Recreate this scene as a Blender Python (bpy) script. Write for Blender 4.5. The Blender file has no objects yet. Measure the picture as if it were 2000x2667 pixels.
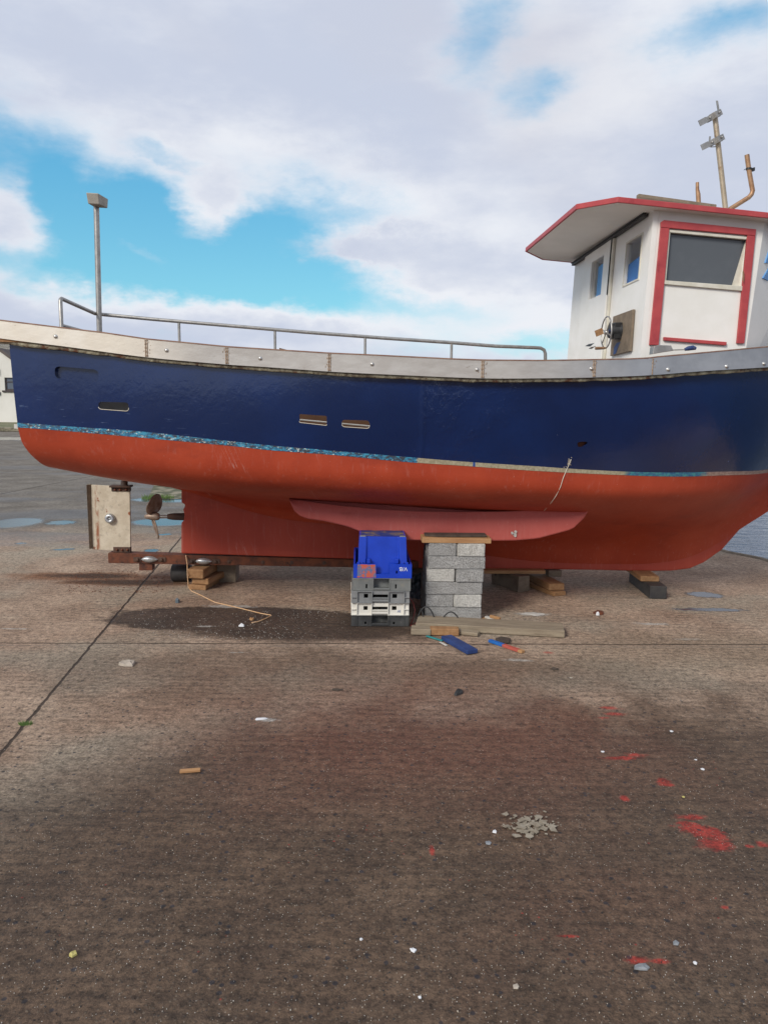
import bpy, bmesh, math, random
from mathutils import Vector, Matrix, noise as mnoise
from mathutils.bvhtree import BVHTree
R = math.radians
random.seed(7)
S = bpy.context.scene
col = S.collection

# ------------------------------------------------------------------ camera
EYE = Vector((0, 0, 1.65)); PITCH = R(8.05); ROLL = 0.015
F0 = Vector((0, math.cos(PITCH), -math.sin(PITCH)))
R0 = Vector((1, 0, 0)); U0 = Vector((0, math.sin(PITCH), math.cos(PITCH)))
CR = R0*math.cos(ROLL) + U0*math.sin(ROLL)
CU = U0*math.cos(ROLL) - R0*math.sin(ROLL)
cam = bpy.data.cameras.new('camera'); co = bpy.data.objects.new('camera', cam); col.objects.link(co)
m = Matrix((CR, CU, -F0)).transposed().to_4x4(); m.translation = EYE
co.matrix_world = m
cam.sensor_fit = 'HORIZONTAL'; cam.sensor_width = 36; cam.lens = 36
cam.clip_start = 0.05; cam.clip_end = 5000
S.camera = co

# ------------------------------------------------------------------ node helpers
class NT:
    """tiny expression helper round a node tree"""
    def __init__(s, nt): s.nt = nt
    def new(s, t, **kw):
        n = s.nt.nodes.new(t)
        for k, v in kw.items(): setattr(n, k, v)
        return n
    def put(s, sock, v):
        if v is None: return
        if hasattr(v, 'is_linked') or isinstance(v, bpy.types.NodeSocket): s.nt.links.new(v, sock)
        else:
            if isinstance(v, (tuple, list)) and len(v) == 3 and sock.type == 'RGBA': v = (*v, 1)
            sock.default_value = v
    def m(s, op, a, b=None, c=None, clamp=False):
        n = s.new('ShaderNodeMath', operation=op); n.use_clamp = clamp
        for i, v in enumerate((a, b, c)): s.put(n.inputs[i], v)
        return n.outputs[0]
    def add(s, a, b): return s.m('ADD', a, b)
    def sub(s, a, b): return s.m('SUBTRACT', a, b)
    def mul(s, a, b): return s.m('MULTIPLY', a, b)
    def mx(s, a, b): return s.m('MAXIMUM', a, b)
    def mn(s, a, b): return s.m('MINIMUM', a, b)
    def step(s, x, lo, hi, t0=0.0, t1=1.0):
        n = s.new('ShaderNodeMapRange', interpolation_type='SMOOTHSTEP')
        s.put(n.inputs[0], x); s.put(n.inputs[1], lo); s.put(n.inputs[2], hi); s.put(n.inputs[3], t0); s.put(n.inputs[4], t1)
        return n.outputs[0]
    def mix(s, f, a, b):
        n = s.new('ShaderNodeMix', data_type='RGBA')
        s.put(n.inputs[0], f); s.put(n.inputs[6], a); s.put(n.inputs[7], b)
        return n.outputs[2]
    def coord(s, which='Object'): return s.new('ShaderNodeTexCoord').outputs[which]
    def sep(s, v):
        n = s.new('ShaderNodeSeparateXYZ'); s.put(n.inputs[0], v); return n.outputs
    def comb(s, x, y, z):
        n = s.new('ShaderNodeCombineXYZ')
        for i, v in enumerate((x, y, z)): s.put(n.inputs[i], v)
        return n.outputs[0]
    def scale(s, v, sc, loc=(0, 0, 0)):
        n = s.new('ShaderNodeMapping'); s.put(n.inputs[0], v); n.inputs['Scale'].default_value = sc; n.inputs['Location'].default_value = loc
        return n.outputs[0]
    def noise(s, v, scale, detail=3, rough=0.55, dist=0.0, out=0):
        n = s.new('ShaderNodeTexNoise'); s.put(n.inputs['Vector'], v)
        n.inputs['Scale'].default_value = scale; n.inputs['Detail'].default_value = detail
        n.inputs['Roughness'].default_value = rough; n.inputs['Distortion'].default_value = dist
        return n.outputs[out]
    def voro(s, v, scale, feature='F1', rnd=1.0):
        n = s.new('ShaderNodeTexVoronoi', feature=feature); s.put(n.inputs['Vector'], v)
        n.inputs['Scale'].default_value = scale; n.inputs['Randomness'].default_value = rnd
        return n
    def bump(s, h, strength=0.5, dist=0.01, prev=None):
        n = s.new('ShaderNodeBump'); s.put(n.inputs['Height'], h)
        n.inputs['Strength'].default_value = strength; n.inputs['Distance'].default_value = dist
        if prev is not None: s.put(n.inputs['Normal'], prev)
        return n.outputs[0]

def new_mat(name):
    m_ = bpy.data.materials.new(name); m_.use_nodes = True
    nt = NT(m_.node_tree); b = m_.node_tree.nodes['Principled BSDF']
    return m_, nt, b

def lin(r, g, b):
    f = lambda c: (c/255/12.92) if c/255 <= 0.04045 else ((c/255+0.055)/1.055)**2.4
    return (f(r), f(g), f(b))

# ------------------------------------------------------------------ world: sky with broken cloud, soft sun
SUN_AZ = R(218); SUN_EL = R(34)            # azimuth from +Y clockwise
S.view_settings.view_transform = 'Standard'; S.view_settings.look = 'None'
S.view_settings.exposure = 0.0; S.view_settings.gamma = 1.0
w = bpy.data.worlds.new('World'); S.world = w; w.use_nodes = True
nt = NT(w.node_tree); bg = w.node_tree.nodes['Background']
sky = nt.new('ShaderNodeTexSky', sky_type='NISHITA'); sky.sun_disc = False
sky.sun_elevation = SUN_EL; sky.sun_rotation = SUN_AZ; sky.ozone_density = 1.4; sky.air_density = 1.0; sky.dust_density = 0.3
dv = nt.coord('Generated'); dx, dy, dz = nt.sep(dv)
az = nt.m('ARCTAN2', dx, dy); el = nt.m('ARCSINE', dz)
def dir_of(px, py):
    return (F0 + CR*((px-1000)/2000) + CU*((1333.5-py)/2000)).normalized()
def azel(px, py):
    d = dir_of(px, py); return math.atan2(d.x, d.y), math.asin(d.z)
warp = nt.noise(nt.scale(dv, (1, 1, 2.2)), 5.5, 5, 0.62, out=1)
wx, wy, wz = nt.sep(warp)
azw = nt.add(az, nt.mul(nt.sub(wx, 0.5), 0.10)); elw = nt.add(el, nt.mul(nt.sub(wy, 0.5), 0.06))
warp2 = nt.noise(nt.scale(dv, (1, 1, 1.8), (3, 1, 2)), 22, 4, 0.6, out=1)
vx, vy, vz = nt.sep(warp2)
azw = nt.add(azw, nt.mul(nt.sub(vx, 0.5), 0.055)); elw = nt.add(elw, nt.mul(nt.sub(vy, 0.5), 0.04))
# gaps of clear air (+) and cloud (-): photo direction, half extents in degrees, tilt, weight
GAPS = [(110,520,9,4.6,-20,1.08),(300,640,13,4.6,-6,1.35),(620,700,13,3.6,-4,1.3),(790,660,9,4.0,-10,1.35),(420,560,8,3.0,-10,1.2),(820,740,12,3.2,-12,1.2),(1000,800,6,1.8,-8,1.0),
        (700,620,8,2.2,-12,.85),(10,370,6,3.0,-30,.75),(1265,110,3.0,3.6,-20,.62),(1375,225,3.0,1.8,30,.5),(1860,70,5,1.8,5,.6),
        (1400,890,5,1.3,0,.75),(440,395,3.5,.8,-8,.6),(-700,400,14,4,5,.9)]
CLD = [(560,540,2.4,2.0,15,.9),(20,600,3.0,1.5,-15,.8),(940,635,4.6,1.2,2,1.25),(-10,500,2.0,1.8,0,.5),(370,665,2.4,.7,-20,.5),
       (1100,740,5,1.6,6,.9),(600,830,14,1.3,-2,.8)]
def gauss(px, py, ra, re, rot, wt, A=azw, E=elw):
    a0, e0 = azel(px, py); c, s_ = math.cos(R(rot)), math.sin(R(rot))
    da = nt.sub(A, a0); de = nt.sub(E, e0)
    u = nt.mul(nt.add(nt.mul(da, c), nt.mul(de, s_)), 1/R(ra)); v = nt.mul(nt.sub(nt.mul(de, c), nt.mul(da, s_)), 1/R(re))
    q = nt.add(nt.mul(u, u), nt.mul(v, v))
    return nt.mul(nt.m('EXPONENT', nt.mul(q, -0.9)), wt)
gap = None
for g in GAPS:
    q = gauss(*g); gap = q if gap is None else nt.mx(gap, q)
for g in CLD: gap = nt.sub(gap, gauss(*g))
fb = nt.noise(nt.scale(dv, (1, 1, 2.4), (1.3, .2, .5)), 7, 7, 0.6)
gap = nt.add(gap, nt.mul(nt.sub(fb, 0.5), 0.85))
clear = nt.step(gap, 0.10, 0.95)
back = nt.step(dy, 0.0, -0.25)                       # broken cloud behind as well
fb2 = nt.noise(nt.scale(dv, (1, 1, 2.0)), 3.0, 6, 0.6)
clear = nt.mx(clear, nt.mul(back, nt.mul(nt.step(fb2, 0.52, 0.68), nt.step(dz, .12, .35))))
# cloud colour: lilac grey bodies, whiter tops near the gaps
sh = nt.noise(nt.scale(dv, (1, 1, 2.6), (0, 0, .08)), 4.2, 6, 0.58)
lo = nt.noise(nt.scale(dv, (1, 1, 1.6), (4, 2, .08)), 2.0, 3, 0.5)
edge = nt.step(gap, -0.15, 0.42)
lightness = nt.add(nt.mul(nt.step(sh, .28, .74), .62), nt.mul(edge, .38))
for g in [(780,800,24,2.2,-2,.5),(1500,260,8,3,30,.45),(1250,830,8,1.2,0,.4),(700,420,22,2.5,-10,.4),(300,440,8,1.6,-18,.5)]:
    lightness = nt.add(lightness, gauss(*g))
for g in [(250,870,16,1.1,0,.45),(1100,650,14,1.5,0,.15),(600,180,20,5,0,.35)]:
    lightness = nt.sub(lightness, gauss(*g))
ccol = nt.mix(nt.step(lightness, .05, 1.1), (5.8, 6.35, 7.7, 1), (8.5, 8.75, 9.3, 1))
ccol = nt.mix(nt.mul(nt.step(lo, .5, .75), .6), ccol, (6.2, 6.2, 6.9, 1))
hazeb = nt.step(el, 0.32, 0.0)
bluec = nt.new('ShaderNodeMix', data_type='RGBA', blend_type='MULTIPLY'); bluec.inputs[0].default_value = 1
nt.put(bluec.inputs[6], sky.outputs[0]); bluec.inputs[7].default_value = (0.9, 1.35, 1.25, 1)
blue = nt.mix(0.66, bluec.outputs[2], nt.mix(hazeb, (1.0, 4.6, 8.0, 1), (2.6, 6.9, 8.6, 1)))
skyc = nt.mix(clear, ccol, blue)
skyc = nt.mix(nt.step(dz, 0.0, -0.06), skyc, (1.2, 1.2, 1.15, 1))
nt.put(bg.inputs['Color'], skyc); bg.inputs['Strength'].default_value = 0.1

sl = bpy.data.lights.new('sun', 'SUN'); sl.energy = 3.0; sl.angle = R(18); sl.color = (1, .95, .88)
so = bpy.data.objects.new('sun', sl); col.objects.link(so)
sd = Vector((math.sin(SUN_AZ)*math.cos(SUN_EL), math.cos(SUN_AZ)*math.cos(SUN_EL), math.sin(SUN_EL)))
so.rotation_euler = sd.to_track_quat('Z', 'Y').to_euler()

# ------------------------------------------------------------------ placing helpers
BO = Vector((0, 6.85, 0)); YAW = R(3)
BX = Vector((math.cos(YAW), math.sin(YAW), 0)); BY = Vector((-math.sin(YAW), math.cos(YAW), 0)); BZ = Vector((0, 0, 1))
def to_boat(p): d = p-BO; return Vector((d.dot(BX), d.dot(BY), d.z))
def to_world(q): return BO + BX*q[0] + BY*q[1] + BZ*q[2]
def hit(px, py, p0, n):
    d = dir_of(px, py); return EYE + d*((p0-EYE).dot(n)/d.dot(n))
def G(px, py, z=0.0): return hit(px, py, Vector((0, 0, z)), BZ)                 # point at height z
def bv(px, py, v): return to_boat(hit(px, py, BO+BY*v, BY))                       # boat coordinates at lateral offset v
def bs(px, py, s): return to_boat(hit(px, py, BO+BX*s, BX))
def bp(px, py, p0, n):                                                            # on a plane given in boat coordinates
    N = BX*n[0]+BY*n[1]+BZ*n[2]; return to_boat(hit(px, py, to_world(p0), N))

# ------------------------------------------------------------------ object helpers
def tag(o, label=None, cat=None, group=None, kind=None):
    if label: o['label'] = label
    if cat: o['category'] = cat
    if group: o['group'] = group
    if kind: o['kind'] = kind
    return o
def empty(name, loc=(0, 0, 0), rz=0.0, label=None, cat=None, group=None):
    o = bpy.data.objects.new(name, None); col.objects.link(o); o.location = loc; o.rotation_euler = (0, 0, rz)
    o.empty_display_size = .1
    return tag(o, label, cat, group)
class MB:
    def __init__(s): s.v = []; s.f = []; s.sm = []
    def poly(s, vs, fs, smooth=False):
        o = len(s.v); s.v += [tuple(p) for p in vs]; s.f += [tuple(i+o for i in f) for f in fs]; s.sm += [smooth]*len(fs); return s
    def box(s, a, b):
        (x0, y0, z0), (x1, y1, z1) = a, b
        vs = [(x0,y0,z0),(x1,y0,z0),(x1,y1,z0),(x0,y1,z0),(x0,y0,z1),(x1,y0,z1),(x1,y1,z1),(x0,y1,z1)]
        return s.poly(vs, [(0,3,2,1),(4,5,6,7),(0,1,5,4),(1,2,6,5),(2,3,7,6),(3,0,4,7)])
    def hexa(s, lo, hi):   # two matching loops of points
        n = len(lo); fs = [tuple(reversed(range(n))), tuple(range(n, 2*n))]
        for i in range(n): j = (i+1) % n; fs.append((i, j, n+j, n+i))
        return s.poly(list(lo)+list(hi), fs)
    def obox(s, c, ax, ay, az_):   # centre and half axes
        c = Vector(c); ax = Vector(ax); ay = Vector(ay); az_ = Vector(az_)
        lo = [c-ax-ay-az_, c+ax-ay-az_, c+ax+ay-az_, c-ax+ay-az_]; hi = [p+az_*2 for p in lo]
        return s.hexa(lo, hi)
    def tube(s, pts, r, n=12, caps=True, r2=None):
        pts = [Vector(p) for p in pts]; rings = []
        k = len(pts); up = None
        for i, p in enumerate(pts):
            t = (pts[min(i+1, k-1)]-pts[max(i-1, 0)]).normalized()
            if up is None:
                up = Vector((0, 0, 1)) if abs(t.z) < .9 else Vector((1, 0, 0))
            a = t.cross(up).normalized(); b = a.cross(t).normalized(); up = b
            rr = r[i] if isinstance(r, (list, tuple)) else r
            rings.append([p + a*rr*math.cos(2*math.pi*j/n) + b*rr*math.sin(2*math.pi*j/n) for j in range(n)])
        vs = [q for ring in rings for q in ring]; fs = []
        for i in range(k-1):
            for j in range(n): jj = (j+1) % n; fs.append((i*n+j, i*n+jj, (i+1)*n+jj, (i+1)*n+j))
        s.poly(vs, fs, True)
        if caps:
            s.poly(rings[0], [tuple(range(n))]); s.poly(rings[-1], [tuple(reversed(range(n)))])
        return s
    def lathe(s, prof, c, axis, n=20):   # prof: (radius, height along axis)
        axis = Vector(axis).normalized(); a = axis.orthogonal().normalized(); b = axis.cross(a); c = Vector(c)
        vs = []; k = len(prof)
        for (r, h) in prof:
            for j in range(n): vs.append(c+axis*h+a*r*math.cos(2*math.pi*j/n)+b*r*math.sin(2*math.pi*j/n))
        fs = []
        for i in range(k-1):
            for j in range(n): jj = (j+1) % n; fs.append((i*n+j, i*n+jj, (i+1)*n+jj, (i+1)*n+j))
        return s.poly(vs, fs, True)
    def build(s, name, mat, parent=None, bevel=0, smooth=None, seg=2):
        me = bpy.data.meshes.new(name); me.from_pydata(s.v, [], s.f)
        for p, f in zip(me.polygons, s.sm): p.use_smooth = f if smooth is None else smooth
        bm = bmesh.new(); bm.from_mesh(me); bmesh.ops.recalc_face_normals(bm, faces=bm.faces); bm.to_mesh(me); bm.free()
        o = bpy.data.objects.new(name, me); col.objects.link(o)
        if mat: me.materials.append(mat)
        if parent: o.parent = parent
        if bevel:
            b = o.modifiers.new('bevel', 'BEVEL'); b.width = bevel; b.segments = seg; b.limit_method = 'ANGLE'; b.angle_limit = R(35)
        return o
def panel(mb, P, x0, x1, y0, y1, holes, th, clip=None):
    """flat slab with rectangular holes. P(x,y,d) maps panel coordinates to 3D"""
    xs = sorted({x0, x1, *[h[0] for h in holes], *[h[1] for h in holes]}); ys = sorted({y0, y1, *[h[2] for h in holes], *[h[3] for h in holes]})
    def solid(i, j):
        if i < 0 or j < 0 or i >= len(xs)-1 or j >= len(ys)-1: return False
        cx = (xs[i]+xs[i+1])/2; cy = (ys[j]+ys[j+1])/2
        return not any(h[0] < cx < h[1] and h[2] < cy < h[3] for h in holes)
    for i in range(len(xs)-1):
        for j in range(len(ys)-1):
            if not solid(i, j): continue
            a, b, c, d = xs[i], xs[i+1], ys[j], ys[j+1]
            mb.poly([P(a,c,0),P(b,c,0),P(b,d,0),P(a,d,0)], [(0,1,2,3)]); mb.poly([P(a,c,th),P(b,c,th),P(b,d,th),P(a,d,th)], [(3,2,1,0)])
            for (di, dj, e) in ((-1,0,((a,c),(a,d))), (1,0,((b,d),(b,c))), (0,-1,((b,c),(a,c))), (0,1,((a,d),(b,d)))):
                if not solid(i+di, j+dj):
                    (p, q), (r_, s_) = e; mb.poly([P(p,q,0),P(r_,s_,0),P(r_,s_,th),P(p,q,th)], [(0,1,2,3)])
def weld(o, d=0.0005):
    bm = bmesh.new(); bm.from_mesh(o.data); bmesh.ops.remove_doubles(bm, verts=bm.verts, dist=d)
    bmesh.ops.recalc_face_normals(bm, faces=bm.faces); bm.to_mesh(o.data); bm.free(); return o
def interp(tab, x):
    if x <= tab[0][0]: a, b = tab[0], tab[1]
    elif x >= tab[-1][0]: a, b = tab[-2], tab[-1]
    else:
        for a, b in zip(tab, tab[1:]):
            if a[0] <= x <= b[0]: break
    t = (x-a[0])/(b[0]-a[0]); return a[1]+(b[1]-a[1])*t
def smooth_interp(tab, x):
    """monotone-ish cubic through table"""
    n = len(tab)
    if x <= tab[0][0]: return tab[0][1]
    if x >= tab[-1][0]: return tab[-1][1]
    for i in range(n-1):
        if tab[i][0] <= x <= tab[i+1][0]: break
    def sl_(k):
        if k <= 0: return (tab[1][1]-tab[0][1])/(tab[1][0]-tab[0][0])
        if k >= n-1: return (tab[-1][1]-tab[-2][1])/(tab[-1][0]-tab[-2][0])
        return (tab[k+1][1]-tab[k-1][1])/(tab[k+1][0]-tab[k-1][0])
    x0, y0 = tab[i]; x1, y1 = tab[i+1]; h = x1-x0; t = (x-x0)/h; m0 = sl_(i)*h; m1 = sl_(i+1)*h
    return (2*t**3-3*t*t+1)*y0+(t**3-2*t*t+t)*m0+(-2*t**3+3*t*t)*y1+(t**3-t*t)*m1

# ------------------------------------------------------------------ materials
def worn(name, c1, c2, rough=.6, metal=0, sc=6, stain=None, sthr=(.6, .75), ssc=3, bump=.15, bsc=60, bd=.004, stretch=(1,1,1), spec=.5, coat=0, fine=0.0):
    m_, n, b = new_mat(name); v = n.scale(n.coord(), stretch)
    f = n.step(n.noise(v, sc, 5, .6), .3, .7); c = n.mix(f, c1, c2)
    if fine: c = n.mix(n.mul(n.step(n.noise(v, sc*14, 3, .6), .5, .72), fine), c, tuple(x*.45 for x in c1))
    r = n.add(rough-.08, n.mul(n.noise(v, sc*2.5, 4), .16))
    if stain:
        sm = n.step(n.noise(n.scale(v, (1, 1, 1), (5, 3, 1)), ssc, 8, .65), sthr[0], sthr[1]); c = n.mix(sm, c, stain); r = n.mx(r, n.mul(sm, .8))
    n.put(b.inputs['Base Color'], c); n.put(b.inputs['Roughness'], r); b.inputs['Metallic'].default_value = metal
    b.inputs['Specular IOR Level'].default_value = spec
    if bump: n.put(b.inputs['Normal'], n.bump(n.noise(v, bsc, 5, .6), bump, bd))
    return m_
M = {}
M['wood_grey'] = worn('weathered_timber', (.20,.155,.105), (.30,.245,.17), .8, sc=3, stretch=(1, 9, 9), stain=(.10,.065,.04), sthr=(.62,.74), ssc=2.5, bump=.5, bsc=30, bd=.004, fine=.5)
M['wood_orange'] = worn('pine_timber', (.34,.17,.07), (.44,.25,.11), .7, sc=3, stretch=(1, 9, 9), bump=.3, bsc=30, fine=.4)
M['wood_brown'] = worn('brown_timber', (.25,.125,.05), (.36,.20,.09), .8, sc=3, stretch=(9, 1, 9), stain=(.06,.04,.025), bump=.5, bsc=30, fine=.5)
M['wood_umber'] = worn('umber_board', (.10,.045,.02), (.16,.075,.035), .8, sc=4, stretch=(1,1,4), bump=.3)
M['wood_dark'] = worn('dark_timber', (.045,.033,.025), (.085,.06,.042), .85, sc=4, stretch=(5, 1, 5), bump=.6, bsc=40, fine=.4)
M['wood_mid'] = worn('damp_timber', (.15,.115,.078), (.22,.17,.12), .85, sc=4, stretch=(3, 3, 3), stain=(.04,.03,.02), bump=.5, bsc=40, fine=.4)
M['wood_black'] = worn('tarred_timber', (.018,.018,.020), (.05,.045,.04), .6, sc=9, stain=(.14,.10,.06), sthr=(.64,.74), ssc=7, bump=.6, bsc=35)
M['rust'] = worn('rusted_steel', (.075,.026,.014), (.17,.05,.02), .8, sc=14, stain=(.035,.016,.012), sthr=(.55,.68), ssc=12, bump=.5, bsc=70, bd=.005)
M['rust_dark'] = worn('dark_rust', (.05,.03,.022), (.10,.05,.03), .75, sc=20, bump=.5, bsc=70)
M['steel'] = worn('galvanised_steel', (.30,.29,.27), (.42,.40,.37), .42, metal=.75, sc=14, stain=(.22,.15,.10), sthr=(.64,.78), ssc=14, bump=.1)
M['steel_warm'] = worn('stained_steel_tube', (.36,.29,.20), (.46,.38,.28), .45, metal=.6, sc=18, stain=(.24,.13,.06), sthr=(.55,.75), ssc=16, bump=.15)
M['copper'] = worn('copper_pipe', (.30,.16,.085), (.42,.26,.15), .5, metal=.6, sc=18, stain=(.16,.08,.05), sthr=(.55,.72), ssc=16, bump=.15)
M['zinc'] = worn('zinc_casting', (.42,.44,.45), (.55,.57,.58), .4, metal=.7, sc=20, bump=.2)
M['bolt'] = worn('bolt_steel', (.5,.48,.45), (.62,.6,.56), .35, metal=.8, sc=40, bump=.05)
M['alu_grey'] = worn('grey_metal_box', (.30,.27,.22), (.38,.35,.30), .6, metal=.3, sc=10, bump=.1)
M['bronze'] = worn('fouled_bronze', (.24,.15,.10), (.42,.34,.27), .5, metal=.5, sc=14, stain=(.45,.42,.37), sthr=(.55,.7), ssc=16, bump=.3)
M['rubber'] = worn('black_rubber', (.018,.018,.018), (.03,.03,.03), .6, sc=30, bump=.1)
M['black'] = worn('black_metal', (.012,.013,.014), (.03,.03,.03), .5, sc=30, bump=.1)
M['white'] = worn('white_gelcoat', (.74,.72,.66), (.80,.78,.73), .42, sc=4, stain=(.60,.50,.36), sthr=(.72,.86), ssc=3, bump=.10, bsc=9, bd=.01)
M['cream_under'] = worn('roof_underside', (.80,.785,.73), (.86,.84,.79), .6, sc=3, bump=.1, bsc=9, stain=(.5,.46,.36), sthr=(.65,.9))
M['red_trim'] = worn('red_trim_paint', (.36,.045,.05), (.44,.062,.062), .5, sc=10, stain=(.25,.02,.03), bump=.35, bsc=50, bd=.003)
M['frame_cream'] = worn('window_putty', (.55,.52,.42), (.66,.63,.54), .6, sc=14, stain=(.36,.30,.20), sthr=(.58,.72), ssc=12, bump=.2)
M['cap'] = worn('gunwale_cap', (.20,.10,.07), (.32,.20,.14), .8, sc=12, bump=.3)
M['blue_plastic'] = worn('blue_plastic', (.006,.038,.38), (.010,.052,.48), .34, sc=6, stain=(.03,.06,.35), sthr=(.66,.8), ssc=6, bump=.06)
M['grey_plastic'] = worn('grey_plastic', (.125,.13,.125), (.18,.185,.175), .5, sc=7, stain=(.22,.20,.16), sthr=(.58,.75), ssc=7, bump=.12)
M['grey2_plastic'] = worn('mid_grey_plastic', (.16,.165,.165), (.24,.24,.235), .5, sc=7, stain=(.13,.11,.09), sthr=(.6,.75), ssc=8, bump=.12)
M['white_plastic'] = worn('off_white_plastic', (.62,.59,.52), (.72,.69,.62), .45, sc=6, stain=(.40,.33,.24), sthr=(.62,.8), ssc=9, bump=.1)
M['black_plastic'] = worn('scuffed_black_plastic', (.025,.025,.025), (.06,.06,.058), .5, sc=9, stain=(.13,.125,.115), sthr=(.56,.72), ssc=9, bump=.12)
M['blue_paint_wood'] = worn('blue_painted_wood', (.012,.03,.115), (.02,.05,.17), .55, sc=12, stain=(.10,.10,.12), sthr=(.66,.74), ssc=16, bump=.3)
M['blue_bright'] = worn('bright_blue_paint', (.01,.10,.36), (.015,.13,.42), .5, sc=20, bump=.2)
M['red_stick'] = worn('red_painted_wood', (.36,.07,.05), (.44,.10,.07), .6, sc=20, bump=.2)
M['teal'] = worn('teal_paint', (.01,.16,.17), (.02,.22,.22), .5, sc=20, bump=.1)
M['rope'] = worn('orange_string', (.62,.42,.26), (.50,.28,.12), .8, sc=30, bump=.4, bsc=300)
M['red_wire'] = worn('red_wire', (.30,.04,.03), (.4,.06,.05), .5, sc=20, bump=0)
M['cream_wire'] = worn('cream_paint', (.62,.56,.46), (.7,.64,.52), .6, sc=30, bump=.2)
M['card'] = worn('torn_card', (.40,.38,.34), (.55,.52,.47), .8, sc=20, bump=.3)
M['leaf'] = worn('dry_flakes', (.19,.155,.11), (.30,.26,.20), .7, sc=30, bump=.2)
M['grass'] = worn('green_grass', (.06,.12,.02), (.10,.17,.035), .7, sc=20, bump=0)
M['blue_sheet'] = worn('blue_sheet', (.045,.16,.42), (.06,.20,.48), .5, sc=2, bump=0)
M['pale_sheet'] = worn('pale_blue_sheet', (.14,.38,.70), (.20,.46,.76), .5, sc=2, bump=0)
M['blue_letter'] = worn('blue_letter_paint', (.09,.26,.55), (.12,.31,.6), .5, sc=20, bump=0)
M['white_print'] = worn('white_print', (.75,.77,.8), (.8,.8,.82), .5, sc=20, bump=0)
M['blue_ink'] = worn('blue_ink', (.03,.07,.25), (.05,.1,.3), .5, sc=20, bump=0)

def block_mat(name, c1, c2, holes):
    m_, n, b = new_mat(name); v = n.coord(); oi = n.new('ShaderNodeObjectInfo').outputs['Random']
    vv = n.new('ShaderNodeVectorMath', operation='ADD'); n.put(vv.inputs[0], v); n.put(vv.inputs[1], n.comb(n.mul(oi, 9), n.mul(oi, 5), oi)); v = vv.outputs[0]
    c = n.mix(n.step(n.noise(v, 10, 4), .3, .7), c1, c2)
    pit = n.step(n.noise(v, 120, 4, .7), .50, .40); c = n.mix(n.mul(pit, holes), c, tuple(x*.35 for x in c1))
    spk = n.step(n.noise(n.scale(v, (1,1,1), (3,3,3)), 170, 2, .6), .66, .74); c = n.mix(n.mul(spk, .6), c, (.6,.59,.56,1))
    n.put(b.inputs['Base Color'], c); b.inputs['Roughness'].default_value = .92
    n.put(b.inputs['Normal'], n.bump(n.sub(n.noise(v, 90, 6, .75), n.mul(pit, .5)), .8, .008)); return m_
M['block_grey'] = block_mat('grey_block', (.33,.32,.30), (.41,.40,.38), .55)
M['block_pale'] = block_mat('pale_block', (.50,.48,.43), (.58,.56,.51), .25)

# hull paints ---------------------------------------------------------------
def hull_blue():
    m_, n, b = new_mat('navy_topside_paint'); v = n.coord(); x, y, z = n.sep(v)
    c = n.mix(n.step(n.noise(v, 1.6, 4), .35, .7), (.0014,.0135,.066,1), (.0022,.0185,.090,1))
    chips = n.mul(n.step(n.noise(n.scale(v, (1,1,.55)), 26, 3, .6), .735, .76), n.step(n.noise(v, 1.3, 2), .5, .62))
    c = n.mix(n.mul(chips, .75), c, (.32,.36,.46,1))
    # weathered chalky scuffs along the foot of the topside aft
    scuff = n.mul(n.step(n.noise(n.scale(v, (.5,1,4)), 16, 4, .65), .63, .70), n.mul(n.step(x, -.9, -2.2), n.step(z, 1.70, 1.55)))
    c = n.mix(n.mul(scuff, .4), c, (.18,.26,.42,1))
    n.put(b.inputs['Base Color'], c)
    n.put(b.inputs['Roughness'], n.add(.17, n.mul(n.noise(v, 5, 4), .12)))
    b.inputs['Specular IOR Level'].default_value = .35; b.inputs['Coat Weight'].default_value = .85; b.inputs['Coat Roughness'].default_value = .09; b.inputs['Coat IOR'].default_value = 1.5
    patch = n.mul(n.mul(n.step(x, .14, .20), n.step(n.add(x, n.mul(n.sub(n.noise(v, 2.5, 3), .5), .9)), 1.0, .45)), n.step(n.noise(v, 4, 3), .34, .60))
    lines = n.mul(n.step(n.m('ABSOLUTE', n.sub(x, n.add(.17, n.mul(n.noise(v, 6), .03)))), .03, .0), 1.0)
    h = n.add(n.mul(n.noise(v, 5, 4, .5), .7), n.mul(n.noise(v, 30, 4, .6), n.add(.14, n.mul(patch, .30))))
    h = n.add(h, n.mul(lines, .25))
    ripple = n.mul(n.step(n.noise(n.scale(v, (1.2,1,.7), (2,0,4)), 34, 3, .5, 1.2), .55, .75), n.mul(patch, .5)); h = n.add(h, ripple)
    h = n.sub(h, n.mul(chips, .3))
    h2 = n.add(n.mul(n.noise(n.scale(v, (1,1,.7), (2,3,4)), 22, 4, .6, .8), n.add(.09, n.mul(patch, .34))), n.mul(lines, .16))
    nb = n.bump(h2, .55, .022); n.put(b.inputs['Normal'], n.bump(h, .34, .012, nb)); n.put(b.inputs['Coat Normal'], n.bump(h, .34, .012, nb)); return m_
M['hull_blue'] = hull_blue()
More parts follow.
